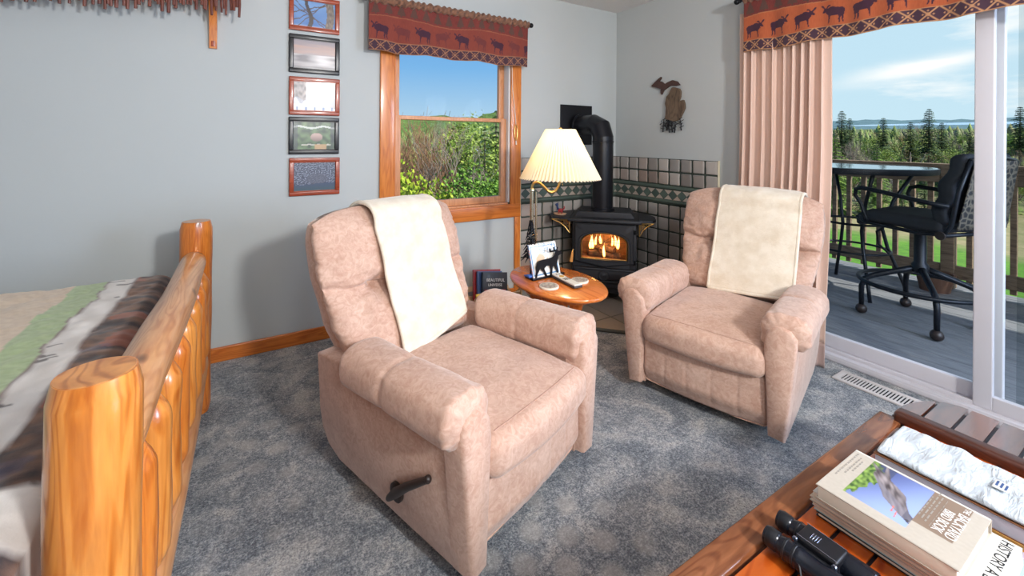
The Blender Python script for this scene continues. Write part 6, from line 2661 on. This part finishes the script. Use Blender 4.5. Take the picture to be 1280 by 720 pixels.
    sc.inputs[0].default_value = (0.86, 0.96, 1.12)
    t.links.new(mg.outputs[0], sc.inputs['Scale'])
    ad = t.nodes.new('ShaderNodeVectorMath'); ad.operation = 'ADD'
    t.links.new(m2.outputs[2], ad.inputs[0]); t.links.new(sc.outputs[0], ad.inputs[1])
    t.links.new(ad.outputs[0], bg.inputs[0])
    bg.inputs[1].default_value = 1.0
    t.links.new(bg.outputs[0], out.inputs[0])

def area(name, loc, target, size, power, color=(1, 1, 1)):
    ld = bpy.data.lights.new(name, 'AREA')
    ld.shape = 'DISK'
    ld.size = size
    ld.energy = power
    ld.color = color
    o = bpy.data.objects.new(name, ld)
    COL.objects.link(o)
    o.location = loc
    d = Vector(target) - Vector(loc)
    o.rotation_euler = d.to_track_quat('-Z', 'Y').to_euler()
    return o

def lights():
    sd = bpy.data.lights.new('sun', 'SUN')
    sd.energy = 8.0
    sd.angle = radians(.55)
    sd.color = (1.0, .95, .86)
    so = bpy.data.objects.new('sun', sd)
    COL.objects.link(so)
    el = radians(41)
    to = Vector((.41 * cos(el), -.91 * cos(el), sin(el)))
    so.rotation_euler = (-to).to_track_quat('-Z', 'Y').to_euler()
    area('flash_key', (-1.87, -4.4, 2.02), (-2.0, -.9, .8), .28, 88, (1.0, .98, .96))
    o = area('added_side_light', (0.45, -4.5, 1.55), (-2.2, -2.6, .7), 1.2, 180, (.76, .90, 1.20))  # added lamp behind the added window, cool side light for the chairs
    o.data.shape = 'RECTANGLE'; o.data.size = 1.25; o.data.size_y = 1.3
    area('flash_bounce', (-2.7, -3.5, 1.5), (-2.2, -2.2, 2.6), .6, 30, (1.0, .98, .96))

def main():
    make_camera()
    materials()
    room()
    sliding_door()
    wainscot('trim_2', 1.052, lambda u, v, z: (-u, -v, z))
    wainscot('trim_3', 1.035, lambda u, v, z: (-v, -u, z))
    hearth()
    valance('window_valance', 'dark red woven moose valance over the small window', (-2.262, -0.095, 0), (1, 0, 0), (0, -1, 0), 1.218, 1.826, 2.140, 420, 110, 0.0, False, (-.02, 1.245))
    valance('door_valance', 'rust orange woven moose valance over the sliding glass door', (-0.125, -1.285, 0), (0, -1, 0), (-1, 0, 0), 2.40, 1.842, 2.172, 760, 110, 1.0, True, (-.05, 2.45))
    curtain()
    framed_photos()
    twig_shelf()
    plaque()
    blind_cord()
    floor_register()
    R1 = ((-2.205, -1.344, 0), radians(200.08))
    R2 = ((-0.744, -1.574, 0), radians(106.17))
    recliner('pale pink suede recliner with lever, nearest the log bed', *R1)
    recliner('pale pink suede recliner in front of the door curtain', *R2)
    blanket('cream fleece throw over the recliner nearest the log bed', R1[0], R1[1], .135, -.215, .405, .47, .02)
    blanket('cream fleece throw over the recliner by the curtain', R2[0], R2[1], .140, -.265, .425, .45, -.01)
    log_bed()
    quilt()
    coffee_table()
    coffee_table_items()
    oval_table()
    side_table_items()
    lamp()
    stove()
    pipe()
    rack()
    deck()
    patio_chair()
    patio_table()
    planter()
    land()
    forest()
    world()
    lights()
    vs = SC.view_settings
    vs.view_transform = 'Standard'
    try:
        vs.look = 'None'
    except Exception:
        pass
    vs.exposure = -0.1
    vs.gamma = 1.0
    vs.use_curve_mapping = False

main()
